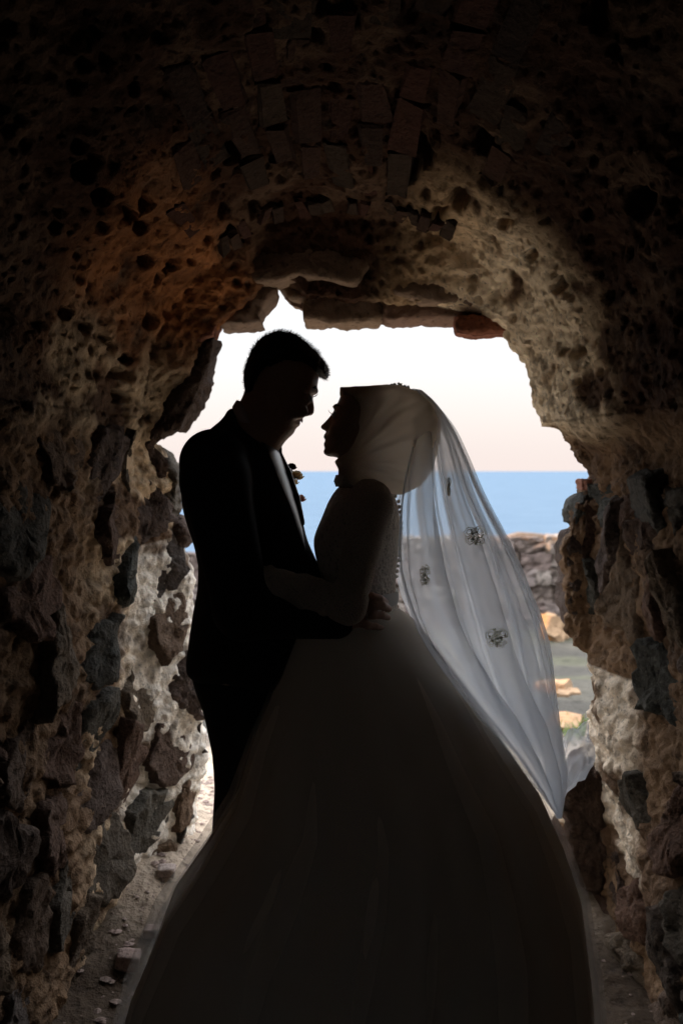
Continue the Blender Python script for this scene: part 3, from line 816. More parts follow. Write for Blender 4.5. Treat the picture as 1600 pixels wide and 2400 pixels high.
# unseen wall added to shade the yard; notches let slivers of sun through
yy = np.linspace(3.2, 20, 337)
hh = 2.05 + 0.10 * fbm(np.stack([yy * 1.1, 0 * yy, 0 * yy], 1), 3)
hh = np.where(yy > 11.0, 1.98 + 0.05 * fbm(np.stack([yy * 2.1, 0 * yy, 0 * yy], 1), 3), hh)
for yc, hw, zb in ((6.25, 0.24, 0.95), (4.50, 0.16, 1.05), (13.1, 0.18, 0.55)):
    m_ = sstep(hw * 1.25, hw * 0.8, np.abs(yy - yc)); hh = hh * (1 - m_) + m_ * zb
V = []
for y, h in zip(yy, hh): V += [(-6.9, y, -1.6), (-6.9, y, h), (-6.45, y, h - 0.02), (-6.45, y, -1.6)]
cw = mesh_obj('sun_blocker_wall', V, grid_faces(len(yy), 4), M['chamber'])
tag(cw, 'unseen wall added to shade the yard, notched to let slivers of sun in', 'wall')

# pebbles on the passage floor and weeds by the jamb
def small_stone(seed):
    v, f = rough_block((1.0, 0.8, 0.6), seed, 0.25); return v, f
mb = MB(); rg = np.random.RandomState(3)
ps = [small_stone(i * 7.7) for i in range(4)]
low = []
for v, f in ps:   # thin the blocks out to few faces for pebbles
    th = np.linspace(0, 2 * math.pi, 7)[:-1]
    vv = [(0, 0, .3)] + [(.5 * math.cos(a) * rg.uniform(.8, 1.2), .4 * math.sin(a) * rg.uniform(.8, 1.2), rg.uniform(.05, .15)) for a in th] + [(0, 0, -.2)]
    ff = [(0, 1 + k, 1 + (k + 1) % 6) for k in range(6)] + [(7, 1 + (k + 1) % 6, 1 + k) for k in range(6)]
    low.append((np.array(vv), ff))
for i in range(900):
    y = rg.uniform(2.2, 4.6); x = rg.uniform(-0.74, 0.8) if rg.rand() < 0.5 else -0.66 + abs(rg.randn()) * 0.13
    s = 0.008 + 0.03 * rg.rand() ** 4
    v, f = low[rg.randint(4)]; a = rg.uniform(0, 6.28)
    R = np.array([[math.cos(a), -math.sin(a), 0], [math.sin(a), math.cos(a), 0], [0, 0, 1]])
    z = float(ground_z(np.array(x), np.array(y)))
    mb.add(((v * s) @ R.T + np.array((x, y, z)), f))
pb = mb.build('pebbles', M['chip'], None, False); kind(pb, 'stuff'); pb['label'] = 'loose pebbles and mortar crumbs on the passage floor'
for i, (px, py, Y, sz, lab) in enumerate([(365, 2185, 2.87, 0.05, 'pale stone chip lying on the floor near the hem of the skirt'), (390, 2085, 3.1, 0.045, 'small grey stone at the foot of the lit wall'), (300, 2290, 2.75, 0.06, 'brown stone in the dark floor corner in front of the lit wall')]):
    x = (px - 800) / F * Y; v, f = rough_block((sz * 1.2, sz * .9, sz * .6), 50 + i, .42)
    o = mesh_obj('loose_stone', v, f, M['chip']); o.location = (x, Y, float(ground_z(np.array(x), np.array(Y))) + sz * .28)
    tag(o, lab, 'stone', 'loose stones on the passage floor')
m, nt, b = new_mat('grass_blade'); M['grass'] = m
b.inputs['Base Color'].default_value = (0.13, 0.20, 0.04, 1); b.inputs['Roughness'].default_value = 0.6
mb = MB()
for i in range(420):
    x = 1.42 + rg.randn() * 0.10; y = 5.55 + rg.randn() * 0.16; z = float(ground_z(np.array(x), np.array(y))) - .01
    h = rg.uniform(.03, .10); a = rg.uniform(0, 6.28); w = .004; bx, by = rg.randn(2) * .03
    mb.add(([(x - w * math.cos(a), y - w * math.sin(a), z), (x + w * math.cos(a), y + w * math.sin(a), z), (x + bx * .5 + w * .7 * math.cos(a), y + by * .5 + w * .7 * math.sin(a), z + h * .6), (x + bx, y + by, z + h)], [(0, 1, 2), (0, 2, 3)]))
gt = mb.build('grass', M['grass'], None, False); kind(gt, 'stuff'); gt['label'] = 'low green weeds at the outer foot of the jamb'

# ------------------------------------------------------------------ cloth, skin and hair materials
def simple(name, col, rough=0.7, spec=0.3, sheen=0.0, noise=None):
    m, nt, b = new_mat(name); b.inputs['Base Color'].default_value = (*col, 1); b.inputs['Roughness'].default_value = rough
    b.inputs['Specular IOR Level'].default_value = spec; b.inputs['Sheen Weight'].default_value = sheen
    if noise:
        sc, dist, amt = noise
        n = noise_n(nt, sc, 4, 0.6)
        nt.links.new(bump_n(nt, n.outputs[0], amt, dist), b.inputs['Normal'])
        c = mix_n(nt, 1.0, col, ramp_n(nt, n.outputs[0], [(0.3, 0.8), (0.7, 1.15)]).outputs[0], 'MULTIPLY'); nt.links.new(c, b.inputs['Base Color'])
    return m
M['skin'] = simple('skin', (0.50, 0.31, 0.22), 0.5, 0.35, noise=(300, .0006, .4))
M['suit'] = simple('suit_wool', (0.026, 0.028, 0.034), 0.85, 0.15, 0.05, noise=(700, .0004, .5))
M['satin'] = simple('lapel_satin', (0.020, 0.026, 0.036), 0.32, 0.5)
M['shirt'] = simple('shirt_cotton', (0.62, 0.52, 0.52), 0.8, 0.2)
M['hair'] = simple('dark_hair', (0.010, 0.008, 0.007), 0.5, 0.3)
M['eye'] = simple('eye', (0.55, 0.52, 0.5), 0.2, 0.5)
M['iris'] = simple('iris', (0.03, 0.018, 0.01), 0.2, 0.5)
M['ring'] = simple('silver_ring', (0.8, 0.78, 0.74), 0.2, 0.5); M['ring'].node_tree.nodes['Principled BSDF'].inputs['Metallic'].default_value = 1
M['shoe'] = simple('black_leather', (0.012, 0.012, 0.012), 0.3, 0.5)

M['leafdark'] = simple('dried_bloom', (0.09, 0.05, 0.03), 0.8, 0.2)
M['bead'] = simple('pearl_button', (0.72, 0.68, 0.62), 0.35, 0.5)
def cloth(name, col, trans=0.4, alpha=1.0, lace=None, rough=0.8, folds=None):
    """woven fabric: diffuse + light passing through; alpha < 1 for open net"""
    m = bpy.data.materials.new(name); m.use_nodes = True; nt = m.node_tree; nt.nodes.clear()
    out = nt.nodes.new('ShaderNodeOutputMaterial'); d = nt.nodes.new('ShaderNodeBsdfDiffuse'); t = nt.nodes.new('ShaderNodeBsdfTranslucent')
    mx = nt.nodes.new('ShaderNodeMixShader'); mx.inputs[0].default_value = trans
    d.inputs[0].default_value = (*col, 1); t.inputs[0].default_value = (*col, 1)
    nt.links.new(d.outputs[0], mx.inputs[1]); nt.links.new(t.outputs[0], mx.inputs[2]); last = mx.outputs[0]
    if lace:
        vo = nt.nodes.new('ShaderNodeTexVoronoi'); vo.inputs['Scale'].default_value = lace; tcn = nt.nodes.new('ShaderNodeTexCoord')
        nt.links.new(tcn.outputs['Object'], vo.inputs['Vector'])
        n = noise_n(nt, lace * .4, 4, .6, dist=2.0)
        mm = nt.nodes.new('ShaderNodeMath'); mm.operation = 'ADD'; nt.links.new(vo.outputs['Distance'], mm.inputs[0]); nt.links.new(n.outputs[0], mm.inputs[1])
        bn = bump_n(nt, mm.outputs[0], 0.9, 0.004)
        nt.links.new(bn, d.inputs['Normal']); nt.links.new(bn, t.inputs['Normal'])
        cr = mix_n(nt, 1.0, col, ramp_n(nt, mm.outputs[0], [(0.45, 0.55), (0.9, 1.05)]).outputs[0], 'MULTIPLY')
        nt.links.new(cr, d.inputs[0]); nt.links.new(cr, t.inputs[0])
    if alpha < 1:
        tr = nt.nodes.new('ShaderNodeBsdfTransparent'); m2 = nt.nodes.new('ShaderNodeMixShader')
        tcn = nt.nodes.new('ShaderNodeTexCoord')
        n = noise_n(nt, 6, 3, .5, vec=tcn.outputs['Object'])
        al = nt.nodes.new('ShaderNodeMapRange'); al.inputs[3].default_value = alpha * .9; al.inputs[4].default_value = min(1, alpha * 1.1)
        nt.links.new(n.outputs[0], al.inputs[0]); nt.links.new(al.outputs[0], m2.inputs[0])
        nt.links.new(tr.outputs[0], m2.inputs[1]); nt.links.new(last, m2.inputs[2]); last = m2.outputs[0]
    nt.links.new(last, out.inputs[0]); return m
M['petal'] = cloth('cream_petal', (0.85, 0.70, 0.45), 0.55); M['petal2'] = cloth('pink_petal', (0.80, 0.50, 0.42), 0.55)
M['hijab'] = cloth('ivory_chiffon', (0.84, 0.75, 0.63), 0.66)
M['lace'] = cloth('ivory_lace', (0.88, 0.80, 0.69), 0.25, lace=110)
M['sleeve'] = cloth('ivory_sleeve', (0.90, 0.81, 0.69), 0.25, lace=260)
M['skirt'] = cloth('ivory_satin_skirt', (0.87, 0.79, 0.68), 0.08)
M['tulle'] = cloth('ivory_tulle', (0.86, 0.85, 0.82), 0.55, alpha=0.24)
M['veil'] = cloth('veil_tulle', (0.91, 0.95, 1.0), 0.68, alpha=0.38)
M['hem'] = cloth('veil_hem', (0.80, 0.80, 0.82), 0.4, alpha=0.75)
M['applique'] = cloth('lace_applique', (0.66, 0.65, 0.55), 0.55)
M['belt'] = cloth('ribbon', (0.80, 0.77, 0.72), 0.3)

# ------------------------------------------------------------------ person in the dark suit
def P0(px, py, dy=0.0): return PX(px, py, Y0 + dy)
groom = empty('person', (-0.25, Y0, 0)); GL = np.array(groom.location)
tag(groom, 'person in a dark suit with short dark hair, bending towards the veiled bride', 'person')
def kid(name, vf, mat, parent, L, smooth=True):
    v, f = vf; return mesh_obj(name, np.asarray(v) - L, f, mat, parent, smooth)
HEADG = [(747, 884), (743, 910), (732, 929), (727, 945), (718, 962), (712, 972), (710, 981), (705, 984), (699, 988), (704, 993), (702, 998), (692, 1004), (690, 1011), (684, 1018), (670, 1022), (655, 1021),
         (632, 1008), (606, 972), (588, 930), (582, 890), (584, 860), (594, 830), (614, 806), (640, 790), (672, 789), (707, 806), (735, 834), (750, 862)]
g = SDF((-0.46, Y0 - 0.34, -0.0), (0.20, Y0 + 0.40, 1.84), 0.0034)
hz = lambda py: EYE + (HZ - py) / F * Y0
def jawW(X, Z): return 0.80 + 0.20 * sstep(hz(1020), hz(920), Z) - 0.16 * sstep(-0.105, -0.06, X) * sstep(hz(900), hz(940), Z)
g.inflate(px_poly(HEADG, it=1), Y0, 0.077, 0.062, k=0.0, Wf=jawW)
g.inflate(px_poly([(730, 926), (735, 944), (737, 960), (734, 972), (725, 975), (715, 973), (708, 966), (712, 945), (718, 930)], it=1), Y0, 0.0135, 0.013, k=0.008)
for sgn in (-1, 1):
    g.ell(P0(717, 969, sgn * 0.0125), (0.010, 0.0065, 0.0075), 0.006)                       # nostril wing
    g.ell(P0(731, 933, sgn * 0.036), (0.016, 0.017, 0.010), 0.008, 'sub')                    # eye socket
    g.ell(P0(718, 935, sgn * 0.033), (0.0125, 0.0125, 0.0125), 0.002)                        # lid over the eye
    g.cone(P0(738, 917, sgn * 0.012), P0(722, 913, sgn * 0.052), 0.008, 0.006, 0.008)        # brow
    g.ell(P0(700, 965, sgn * 0.048), (0.022, 0.014, 0.016), 0.02)                            # cheek
    g.ell(P0(640, 935, sgn * 0.079), (0.017, 0.007, 0.030), 0.006)                           # ear
    g.ell(P0(643, 932, sgn * 0.087), (0.009, 0.005, 0.016), 0.003, 'sub')
    g.cone(P0(705, 987, sgn * 0.002), P0(692, 987, sgn * 0.026), 0.005, 0.003, 0.004)
g.cone(P0(704, 989, -0.03), P0(704, 989, 0.03), 0.0022, 0.0022, 0.002, 'sub')                # mouth line
g.chain([P0(633, 930), P0(614, 985), P0(590, 1050)], [0.056, 0.058, 0.066], 0.03)            # neck
# trunk, arms and legs, under the clothes
TORSO_G = [(548, 1000), (520, 1010), (485, 1030), (455, 1070), (440, 1110), (438, 1160), (450, 1240), (474, 1320), (476, 1380), (462, 1470), (460, 1560), (500, 1620),
           (640, 1620), (690, 1540), (715, 1420), (715, 1330), (695, 1220), (672, 1140), (645, 1080), (600, 1040)]
g.inflate(px_poly(TORSO_G, it=1), Y0 + 0.02, 0.155, 0.12, 0.02)
SH_R = P0(505, 1080, -0.155); EL_R = P0(568, 1425, -0.225); WR_R = PX(800, 1452, Y0 - 0.150)
g.chain([SH_R, EL_R], [0.048, 0.040], 0.02); g.chain([EL_R, WR_R], [0.038, 0.026], 0.01)
SH_L = P0(560, 1085, 0.20); EL_L = P0(640, 1400, 0.27); WR_L = PX(830, 1400, Y0 + 0.165)
g.chain([SH_L, EL_L], [0.048, 0.040], 0.02); g.chain([EL_L, WR_L], [0.038, 0.026], 0.01)
LEGS = []
for dy, ox in ((0.02, 0), (0.22, 14)):
    hip, kn, an = P0(560 + ox, 1580, dy), P0(585 + ox, 1800, dy), P0(535 + ox, 2440, dy)
    LEGS.append((hip, kn, an)); g.chain([hip, kn, an], [0.075, 0.055, 0.040], 0.02)
# right hand spread on the bride's waist: palm, four unequal fingers, thumb
HY = Y0 - 0.158
def hpt(px, py, dy=0.0): return PX(px, py, HY + dy)
g.cone(hpt(806, 1450), hpt(842, 1425, -0.002), 0.024, 0.0165, 0.012, sc=(1, 1.5, 1))
g.cone(hpt(806, 1455), hpt(840, 1452, -0.002), 0.022, 0.0165, 0.012, sc=(1, 1.5, 1))
FING = [([(842, 1408), (870, 1398), (889, 1402), (903, 1411)], 0.0092), ([(846, 1426), (876, 1418), (896, 1420), (911, 1427)], 0.0094),
        ([(845, 1444), (874, 1441), (894, 1442), (909, 1447)], 0.0090), ([(838, 1461), (862, 1466), (880, 1468), (896, 1473)], 0.0082)]
for pts, r in FING:
    q = [hpt(x, y, d) for (x, y), d in zip(pts, (0.0, -0.008, 0.004, 0.030))]
    g.chain(q, [r * 1.05, r, r * .95, r * .82], 0.002)
    g.ell(q[1], (r * 1.12,) * 3, 0.003)
g.chain([hpt(812, 1432), hpt(830, 1398, 0.004), hpt(846, 1376, 0.016)], [0.013, 0.0105, 0.0088], 0.006)
# left hand flat on her far side
for i in range(4): g.chain([WR_L + np.array((0.02, 0, 0.012 - .018 * i)), WR_L + np.array((0.075, -0.004, 0.02 - .020 * i)), WR_L + np.array((0.10 + .004 * (i in (1, 2)), -0.035, 0.02 - .020 * i))], [0.010, 0.0092, 0.008], 0.004)
g.cone(WR_L, WR_L + np.array((0.05, 0, -.008)), 0.024, 0.024, .01, sc=(1, 1.6, 1)); g.chain([WR_L + np.array((.01, 0, .02)), WR_L + np.array((.05, -.01, .055))], [.012, .009], .006)
kid('body', g.mesh(1), M['skin'], groom, GL)
for sgn in (-1, 1):
    e = SDF(P0(718, 935, sgn * .033) - .02, P0(718, 935, sgn * .033) + .02, 0.002); e.ell(P0(722, 935, sgn * 0.034), (0.0105,) * 3, 0); kid('eye', e.mesh(1), M['eye'], groom, GL)
    kid('eyebrow', tube([P0(741, 913, sgn * .010), P0(738, 908, sgn * .026), P0(728, 910, sgn * .046)], [.003, .0045, .002], 6), M['hair'], groom, GL)
    mb = MB()
    for k in range(9): mb.add(tube([P0(731, 932, sgn * (.026 + .0018 * k)), P0(741, 928 - k * .2, sgn * (.026 + .002 * k)), P0(746, 922, sgn * (.026 + .0022 * k))], [.0007, .0005, .0002], 4))
    mb.v = [tuple(np.array(q) - GL) for q in mb.v]; mb.build('eyelashes', M['hair'], groom)

# hair: close-cropped cap with standing strands
HAIRG = [(768, 884), (771, 868), (766, 855), (744, 828), (712, 797), (685, 782), (659, 776), (640, 780), (623, 788), (596, 811), (581, 843), (572, 869), (572, 890), (575, 914), (577, 930), (600, 935), (618, 905),
         (632, 895), (648, 915), (655, 893), (690, 882), (715, 878), (735, 880), (752, 884), (760, 890)]
h = SDF((-0.28, Y0 - .13, 1.58), (0.02, Y0 + .13, 1.82), 0.0034)
h.inflate(px_poly(HAIRG, it=1), Y0, 0.087, 0.060)
hv, hf = h.mesh(2)
hv = hv + 0.0025 * np.stack([fbm(hv * 60, 2), fbm(hv * 60 + 9, 2), fbm(hv * 60 + 19, 2)], 1)
hair = kid('hair', (hv, hf), M['hair'], groom, GL)
mb = MB(); rg = np.random.RandomState(5)
fc = hv[hf].mean(1); nn = np.cross(hv[hf[:, 1]] - hv[hf[:, 0]], hv[hf[:, 2]] - hv[hf[:, 0]]); nn /= np.linalg.norm(nn, axis=1)[:, None] + 1e-12
if ((fc - fc.mean(0)) * nn).sum(1).mean() < 0: nn = -nn
for i in rg.choice(len(fc), 7000):
    p = fc[i] + rg.randn(3) * .0012; d = nn[i] * .7 + np.array((0.45, 0, 0.05)) + rg.randn(3) * .22; d /= np.linalg.norm(d)
    L = rg.uniform(.004, .011) * (1.2 if p[2] > 1.72 else 0.7); s = np.cross(d, rg.randn(3)); s /= np.linalg.norm(s); w = .0005
    mb.add(([p - s * w - GL, p + s * w - GL, p + d * L - GL], [(0, 1, 2)]))
mb.build('hair_strands', M['hair'], groom, False)

# jacket
JKT = [(548, 955), (533, 957), (520, 981), (486, 1008), (450, 1048), (432, 1088), (424, 1142), (427, 1190), (440, 1236), (453, 1275), (463, 1320), (464, 1356), (459, 1400), (450, 1446), (441, 1512), (434, 1568), (444, 1586), (464, 1600),
       (600, 1625), (690, 1610), (715, 1500), (742, 1400), (752, 1352), (748, 1330), (735, 1303), (719, 1267), (709, 1226), (699, 1186), (686, 1142), (668, 1088), (654, 1050), (636, 1034), (602, 1004), (570, 972)]
jp = px_poly(JKT, it=1)
def jW(X, Z): return 0.62 + 0.38 * sstep(hz(960), hz(1090), Z) - 0.16 * sstep(hz(1150), hz(1380), Z) + 0.10 * sstep(hz(1400), hz(1590), Z)
j = SDF((-0.48, Y0 - 0.36, 0.88), (0.10, Y0 + 0.40, 1.62), 0.0042)
j.inflate(jp, Y0 + 0.02, 0.185, 0.13, Wf=jW)
j.chain([P0(500, 1085, -0.135), P0(505, 1130, -0.175), EL_R + np.array((0, -.005, 0)), P0(575, 1436, -.225), WR_R + np.array((-.012, 0, 0))], [0.076, 0.074, 0.060, 0.056, 0.043], 0.018)
j.chain([P0(560, 1085, 0.17), P0(575, 1130, 0.20), EL_L, WR_L + np.array((-.015, 0, 0))], [0.074, 0.072, 0.058, 0.043], 0.018)
jv, jf = j.mesh(3)
jn = fbm(jv * np.array((9, 9, 5)), 3)
wr = np.sin(jv[:, 2] * 95 + 5 * fbm(jv * 5, 2)) * np.exp(-((jv[:, 2] - EL_R[2]) / .10) ** 2)       # creases round the elbow and waist
jv = jv + np.stack([0 * jn, -0.004 * jn - 0.0025 * wr, 0 * jn], 1)
kid('jacket', (jv, jf), M['suit'], groom, GL)
def on_jacket(px, py, lift=0.004, side=-1):
    """point of the jacket's near (or far) face over the photo position"""
    x, _, z = P0(px, py); d = float(poly_sd(jp, np.array(x), np.array(z)))
    q = min(max(d / 0.13, 0), 1); w = 0.185 * float(jW(np.array(x), np.array(z)))
    return np.array((x, Y0 + 0.02 + side * (w * math.sqrt(max(0, 1 - (1 - q) ** 2)) + lift), z))
def patch(name, A, B, mat, parent, L, n=24, m=6, lift=0.004, side=-1, bulge=0.003):
    """strip between two photo-space polylines laid over the jacket"""
    A = np.array(A, float); B = np.array(B, float)
    def rs(p):
        s = np.concatenate([[0], np.cumsum(np.linalg.norm(np.diff(p, axis=0), axis=1))]); u = np.linspace(0, s[-1], n)
        return np.stack([np.interp(u, s, p[:, 0]), np.interp(u, s, p[:, 1])], 1)
    A = rs(A); B = rs(B); V = []
    for i in range(n):
        for k in range(m):
            e = k / (m - 1); q = A[i] * (1 - e) + B[i] * e
            V.append(on_jacket(q[0], q[1], lift + bulge * math.sin(math.pi * e), side) - L)
    V = np.array(V); inner = V + np.array((0, .004 * -side, 0)); nv = len(V)
    f = [tuple(q) for q in grid_faces(n, m)]
    f += [tuple(nv + i for i in q[::-1]) for q in f]
    def edge(a, b): f.append((a, b, nv + b, nv + a))
    for i in range(n - 1): edge((i + 1) * m, i * m); edge(i * m + m - 1, (i + 1) * m + m - 1)
    for k in range(m - 1): edge(k, k + 1); edge((n - 1) * m + k + 1, (n - 1) * m + k)
    return mesh_obj(name, np.vstack([V, inner]), f, mat, parent)
for sd in (-1, 1):
    patch('lapel', [(612, 1020), (626, 1050), (650, 1110), (680, 1180), (702, 1250), (716, 1290)], [(634, 1036), (652, 1052), (666, 1090), (684, 1142), (704, 1215), (718, 1285)], M['satin'], groom, GL, side=sd)
    patch('collar_fold', [(545, 960), (570, 980), (600, 1012), (622, 1046)], [(556, 958), (580, 974), (610, 1004), (634, 1036)], M['suit'], groom, GL, side=sd, lift=.006)
# shirt collar, shirt front and tie
c = SDF((-0.30, Y0 - .11, 1.48), (-0.10, Y0 + .11, 1.66), 0.0034)
c.chain([P0(590, 966), P0(582, 1003)], [0.068, 0.070], 0.0); c.chain([P0(591, 950), P0(580, 1015)], [0.0625, 0.0625], 0.0, )
cpoly = px_poly([(556, 937), (544, 955), (560, 1000), (630, 1042), (646, 1034), (640, 1018), (612, 985), (585, 950)], it=0)
c.D[:] = 0.2; c.inflate(cpoly, Y0, 0.070, 0.035); kid('shirt_collar', c.mesh(2), M['shirt'], groom, GL)
patch('shirt_front', [(632, 1036), (650, 1060), (668, 1100), (676, 1130)], [(640, 1030), (656, 1052), (670, 1088), (677, 1128)], M['shirt'], groom, GL, lift=-.002)
t_ = SDF((-0.20, Y0 - .03, 1.32), (-0.06, Y0 + .03, 1.56), 0.0034)
t_.chain([P0(640, 1040), P0(648, 1052)], [.012, .014], .004); t_.chain([P0(650, 1058), P0(672, 1110), P0(690, 1170), P0(703, 1225)], [.009, .012, .014, .012], .004); kid('tie', t_.mesh(2), M['satin'], groom, GL)
# trousers and shoes
tr = SDF((-0.40, Y0 - 0.12, 0.02), (-0.05, Y0 + 0.36, 1.0), 0.0050)
for hip, kn, an in LEGS: tr.chain([hip, kn, (kn + an) / 2, an], [0.100, 0.080, 0.074, 0.062], 0.02)
tr.ell(P0(560, 1570, .1), (.11, .17, .10), .03)
kid('trousers', tr.mesh(3), M['suit'], groom, GL)
for hip, kn, an in LEGS:
    s = SDF((an[0] - .12, an[1] - .07, -.01), (an[0] + .24, an[1] + .07, .14), .005)
    s.cone((an[0] - .02, an[1], .05), (an[0] + .16, an[1], .035), .048, .034, .02); s.cone((an[0], an[1], .09), (an[0], an[1], .05), .042, .046, .02)
    zz = s.lo[2] + s.h * np.arange(s.n[2]); s.D = np.maximum(s.D, (0.004 - zz)[None, None, :]); kid('shoe', s.mesh(1), M['shoe'], groom, GL)
# wedding ring
q = hpt(861, 1443, -.006); th = np.linspace(0, 2 * math.pi, 21)[:-1]
kid('ring', tube([q + np.array((0.0012 * math.cos(a), 0.0103 * math.cos(a), 0.0103 * math.sin(a))) for a in th], 0.0018, 6, True), M['ring'], groom, GL)
# boutonniere on the far lapel: dark seed head, cream bloom, small pink bloom
bq = empty('boutonniere', P0(692, 1125, .06) - GL, groom)
BL = P0(692, 1125, .06)
def bloom(c, r, n, mat, seed, nm='flower'):
    rg = np.random.RandomState(seed); mb = MB()
    for k in range(n):
        a = k * 2.4; el = 0.15 + 1.2 * k / n; d = np.array((math.cos(a) * math.cos(el), math.sin(a) * math.cos(el), math.sin(el)))
        s = np.cross(d, (0.2, 0.3, 1)); s /= np.linalg.norm(s); u = np.cross(s, d)
        pts = []
        for i in range(4):
            e = i / 3
            for jx in (-1, 0, 1): pts.append(c - BL + d * r * (0.15 + 0.85 * e) + s * jx * r * 0.42 * math.sin(math.pi * (0.15 + .75 * e)) + u * r * (.25 * e * e - .12 * abs(jx)))
        mb.add((pts, [(i * 3 + k2, i * 3 + k2 + 1, i * 3 + k2 + 4, i * 3 + k2 + 3) for i in range(3) for k2 in range(2)]))
    return mb.build(nm, mat, bq)
bloom(P0(694, 1122, .05), .020, 16, M['petal'], 1); bloom(P0(703, 1174, .05), .016, 14, M['petal2'], 2); bloom(P0(683, 1099, .05), .014, 22, M['leafdark'], 3); bloom(P0(688, 1134, .06), .014, 10, M['petal'], 4)
mb = MB(); mb.add(tube([P0(683, 1100, .05) - BL, P0(690, 1140, .06) - BL, P0(702, 1178, .05) - BL, P0(706, 1196, .05) - BL], .0022, 6)); mb.build('stem', M['leafdark'], bq)

# ------------------------------------------------------------------ bride
bride = empty('person', (0.08, Y0, 0)); BRL = np.array(bride.location)
tag(bride, 'person in an ivory wedding dress, headscarf and long veil, looking up smiling', 'person')
HEADB = [(800, 922), (789, 950), (781, 968), (777, 984), (772, 1000), (768, 1010), (761, 1016), (758, 1021), (764, 1030), (759, 1037), (758, 1044), (762, 1050), (757, 1057), (759, 1064), (768, 1070), (786, 1071), (812, 1062),
         (850, 1060), (890, 1040), (918, 1000), (920, 960), (895, 925), (850, 912), (815, 912)]
g = SDF((-0.33, Y0 - 0.32, 0.90), (0.20, Y0 + 0.32, 1.68), 0.0034)
def jawB(X, Z): return 0.80 + 0.20 * sstep(hz(1070), hz(985), Z) - 0.14 * sstep(0.0, -0.035, X)
g.inflate(px_poly(HEADB, it=1), Y0, 0.068, 0.055, Wf=jawB)
g.inflate(px_poly([(785, 960), (771, 978), (758, 992), (750, 999), (754, 1007), (768, 1011), (780, 1004), (787, 980)], it=1), Y0, 0.012, 0.012, k=0.006)
for sgn in (-1, 1):
    g.ell(P0(769, 1004, sgn * .0105), (.009, .006, .0065), .005)
    g.ell(P0(776, 972, sgn * .031), (.014, .016, .009), .007, 'sub'); g.ell(P0(790, 975, sgn * .029), (.0115,) * 3, .002)
    g.cone(P0(785, 953, sgn * .010), P0(800, 956, sgn * .044), .006, .004, .007)
    g.ell(P0(790, 1012, sgn * .034), (.018, .017, .020), .012)
    g.cone(P0(763, 1026, sgn * .002), P0(778, 1022, sgn * .024), .0045, .003, .004)
g.cone(P0(760, 1030, -.026), P0(760, 1030, .026), .0020, .0020, .002, 'sub')
g.chain([P0(855, 1050), P0(850, 1110), P0(850, 1150)], [.050, .048, .055], .03)
BOD = [(797, 1135), (772, 1168), (754, 1213), (740, 1245), (734, 1268), (738, 1300), (748, 1334), (753, 1370), (755, 1410), (745, 1470), (745, 1520), (950, 1520), (940, 1460), (927, 1400), (926, 1350), (933, 1290), (938, 1230), (930, 1170), (905, 1140), (860, 1128)]
def bW(X, Z): return 0.66 + 0.34 * sstep(hz(1130), hz(1185), Z) - 0.26 * sstep(hz(1250), hz(1390), Z) + 0.2 * sstep(hz(1400), hz(1500), Z)
g.inflate(px_poly(BOD, it=1), Y0, 0.148, 0.088, .02, Wf=bW, off=.009)
bSL, bEL, bWL = P0(872, 1188, -.130), PX(816, 1420, Y0 - .235), PX(628, 1358, Y0 - .205)
g.chain([bSL, bEL, bWL], [.034, .028, .021], .012)
bSR, bER, bWR = P0(860, 1188, .130), PX(760, 1380, Y0 + .27), PX(680, 1340, Y0 + .26)
g.chain([bSR, bER, bWR], [.034, .028, .021], .012)
def hand(w, d, up, out, sc=1.0, curl=.4):
    """palm + four fingers + thumb; d finger direction, up towards the thumb, out away from the touched surface"""
    w, d, up, out = (np.array(q, float) for q in (w, d, up, out))
    for s in (-1, 0, 1): g.cone(w + up * s * .010, w + d * .066 * sc + up * s * .021, .015, .0115, .008)
    for i, (o, L) in enumerate(((.028, .068), (.010, .076), (-.009, .070), (-.027, .055))):
        L *= sc; a = w + d * .064 * sc + up * o; b_ = a + d * L * .45 + out * .006; c_ = a + d * L * .8 - out * .004 * curl; e = a + d * L - out * .022 * curl
        g.chain([a, b_, c_, e], [.0088, .0084, .0078, .0066], .002)
    g.chain([w + d * .015 + up * .015, w + d * .045 + up * .045, w + d * .075 + up * .056], [.011, .0092, .0075], .006)
hd = np.array((-.95, .12, .10)); hd /= np.linalg.norm(hd)
hand(bWL + hd * .012, hd, (.08, 0, 1), (0, -1, 0), .86)
hd2 = np.array((-.95, -.25, .05)); hd2 /= np.linalg.norm(hd2)
hand(bWR, hd2, (.05, 0, 1), (0, 1, 0), .95)
kid('body', g.mesh(1), M['skin'], bride, BRL)
for sgn in (-1, 1):
    e = SDF(P0(788, 975, sgn * .03) - .02, P0(788, 975, sgn * .03) + .02, .002); e.ell(P0(787, 974, sgn * .030), (.010,) * 3, 0); kid('eye', e.mesh(1), M['eye'], bride, BRL)
    kid('eyebrow', tube([P0(784, 955, sgn * .010), P0(787, 949, sgn * .024), P0(798, 952, sgn * .042)], [.002, .003, .0015], 6), M['hair'], bride, BRL)
    mb = MB()
    for k in range(9): mb.add(tube([P0(780, 972, sgn * (.024 + .0018 * k)), P0(772, 966, sgn * (.024 + .002 * k)), P0(769, 960, sgn * (.024 + .0022 * k))], [.0008, .0006, .0002], 4))
    mb.v = [tuple(np.array(q) - BRL) for q in mb.v]; mb.build('eyelashes', M['hair'], bride)
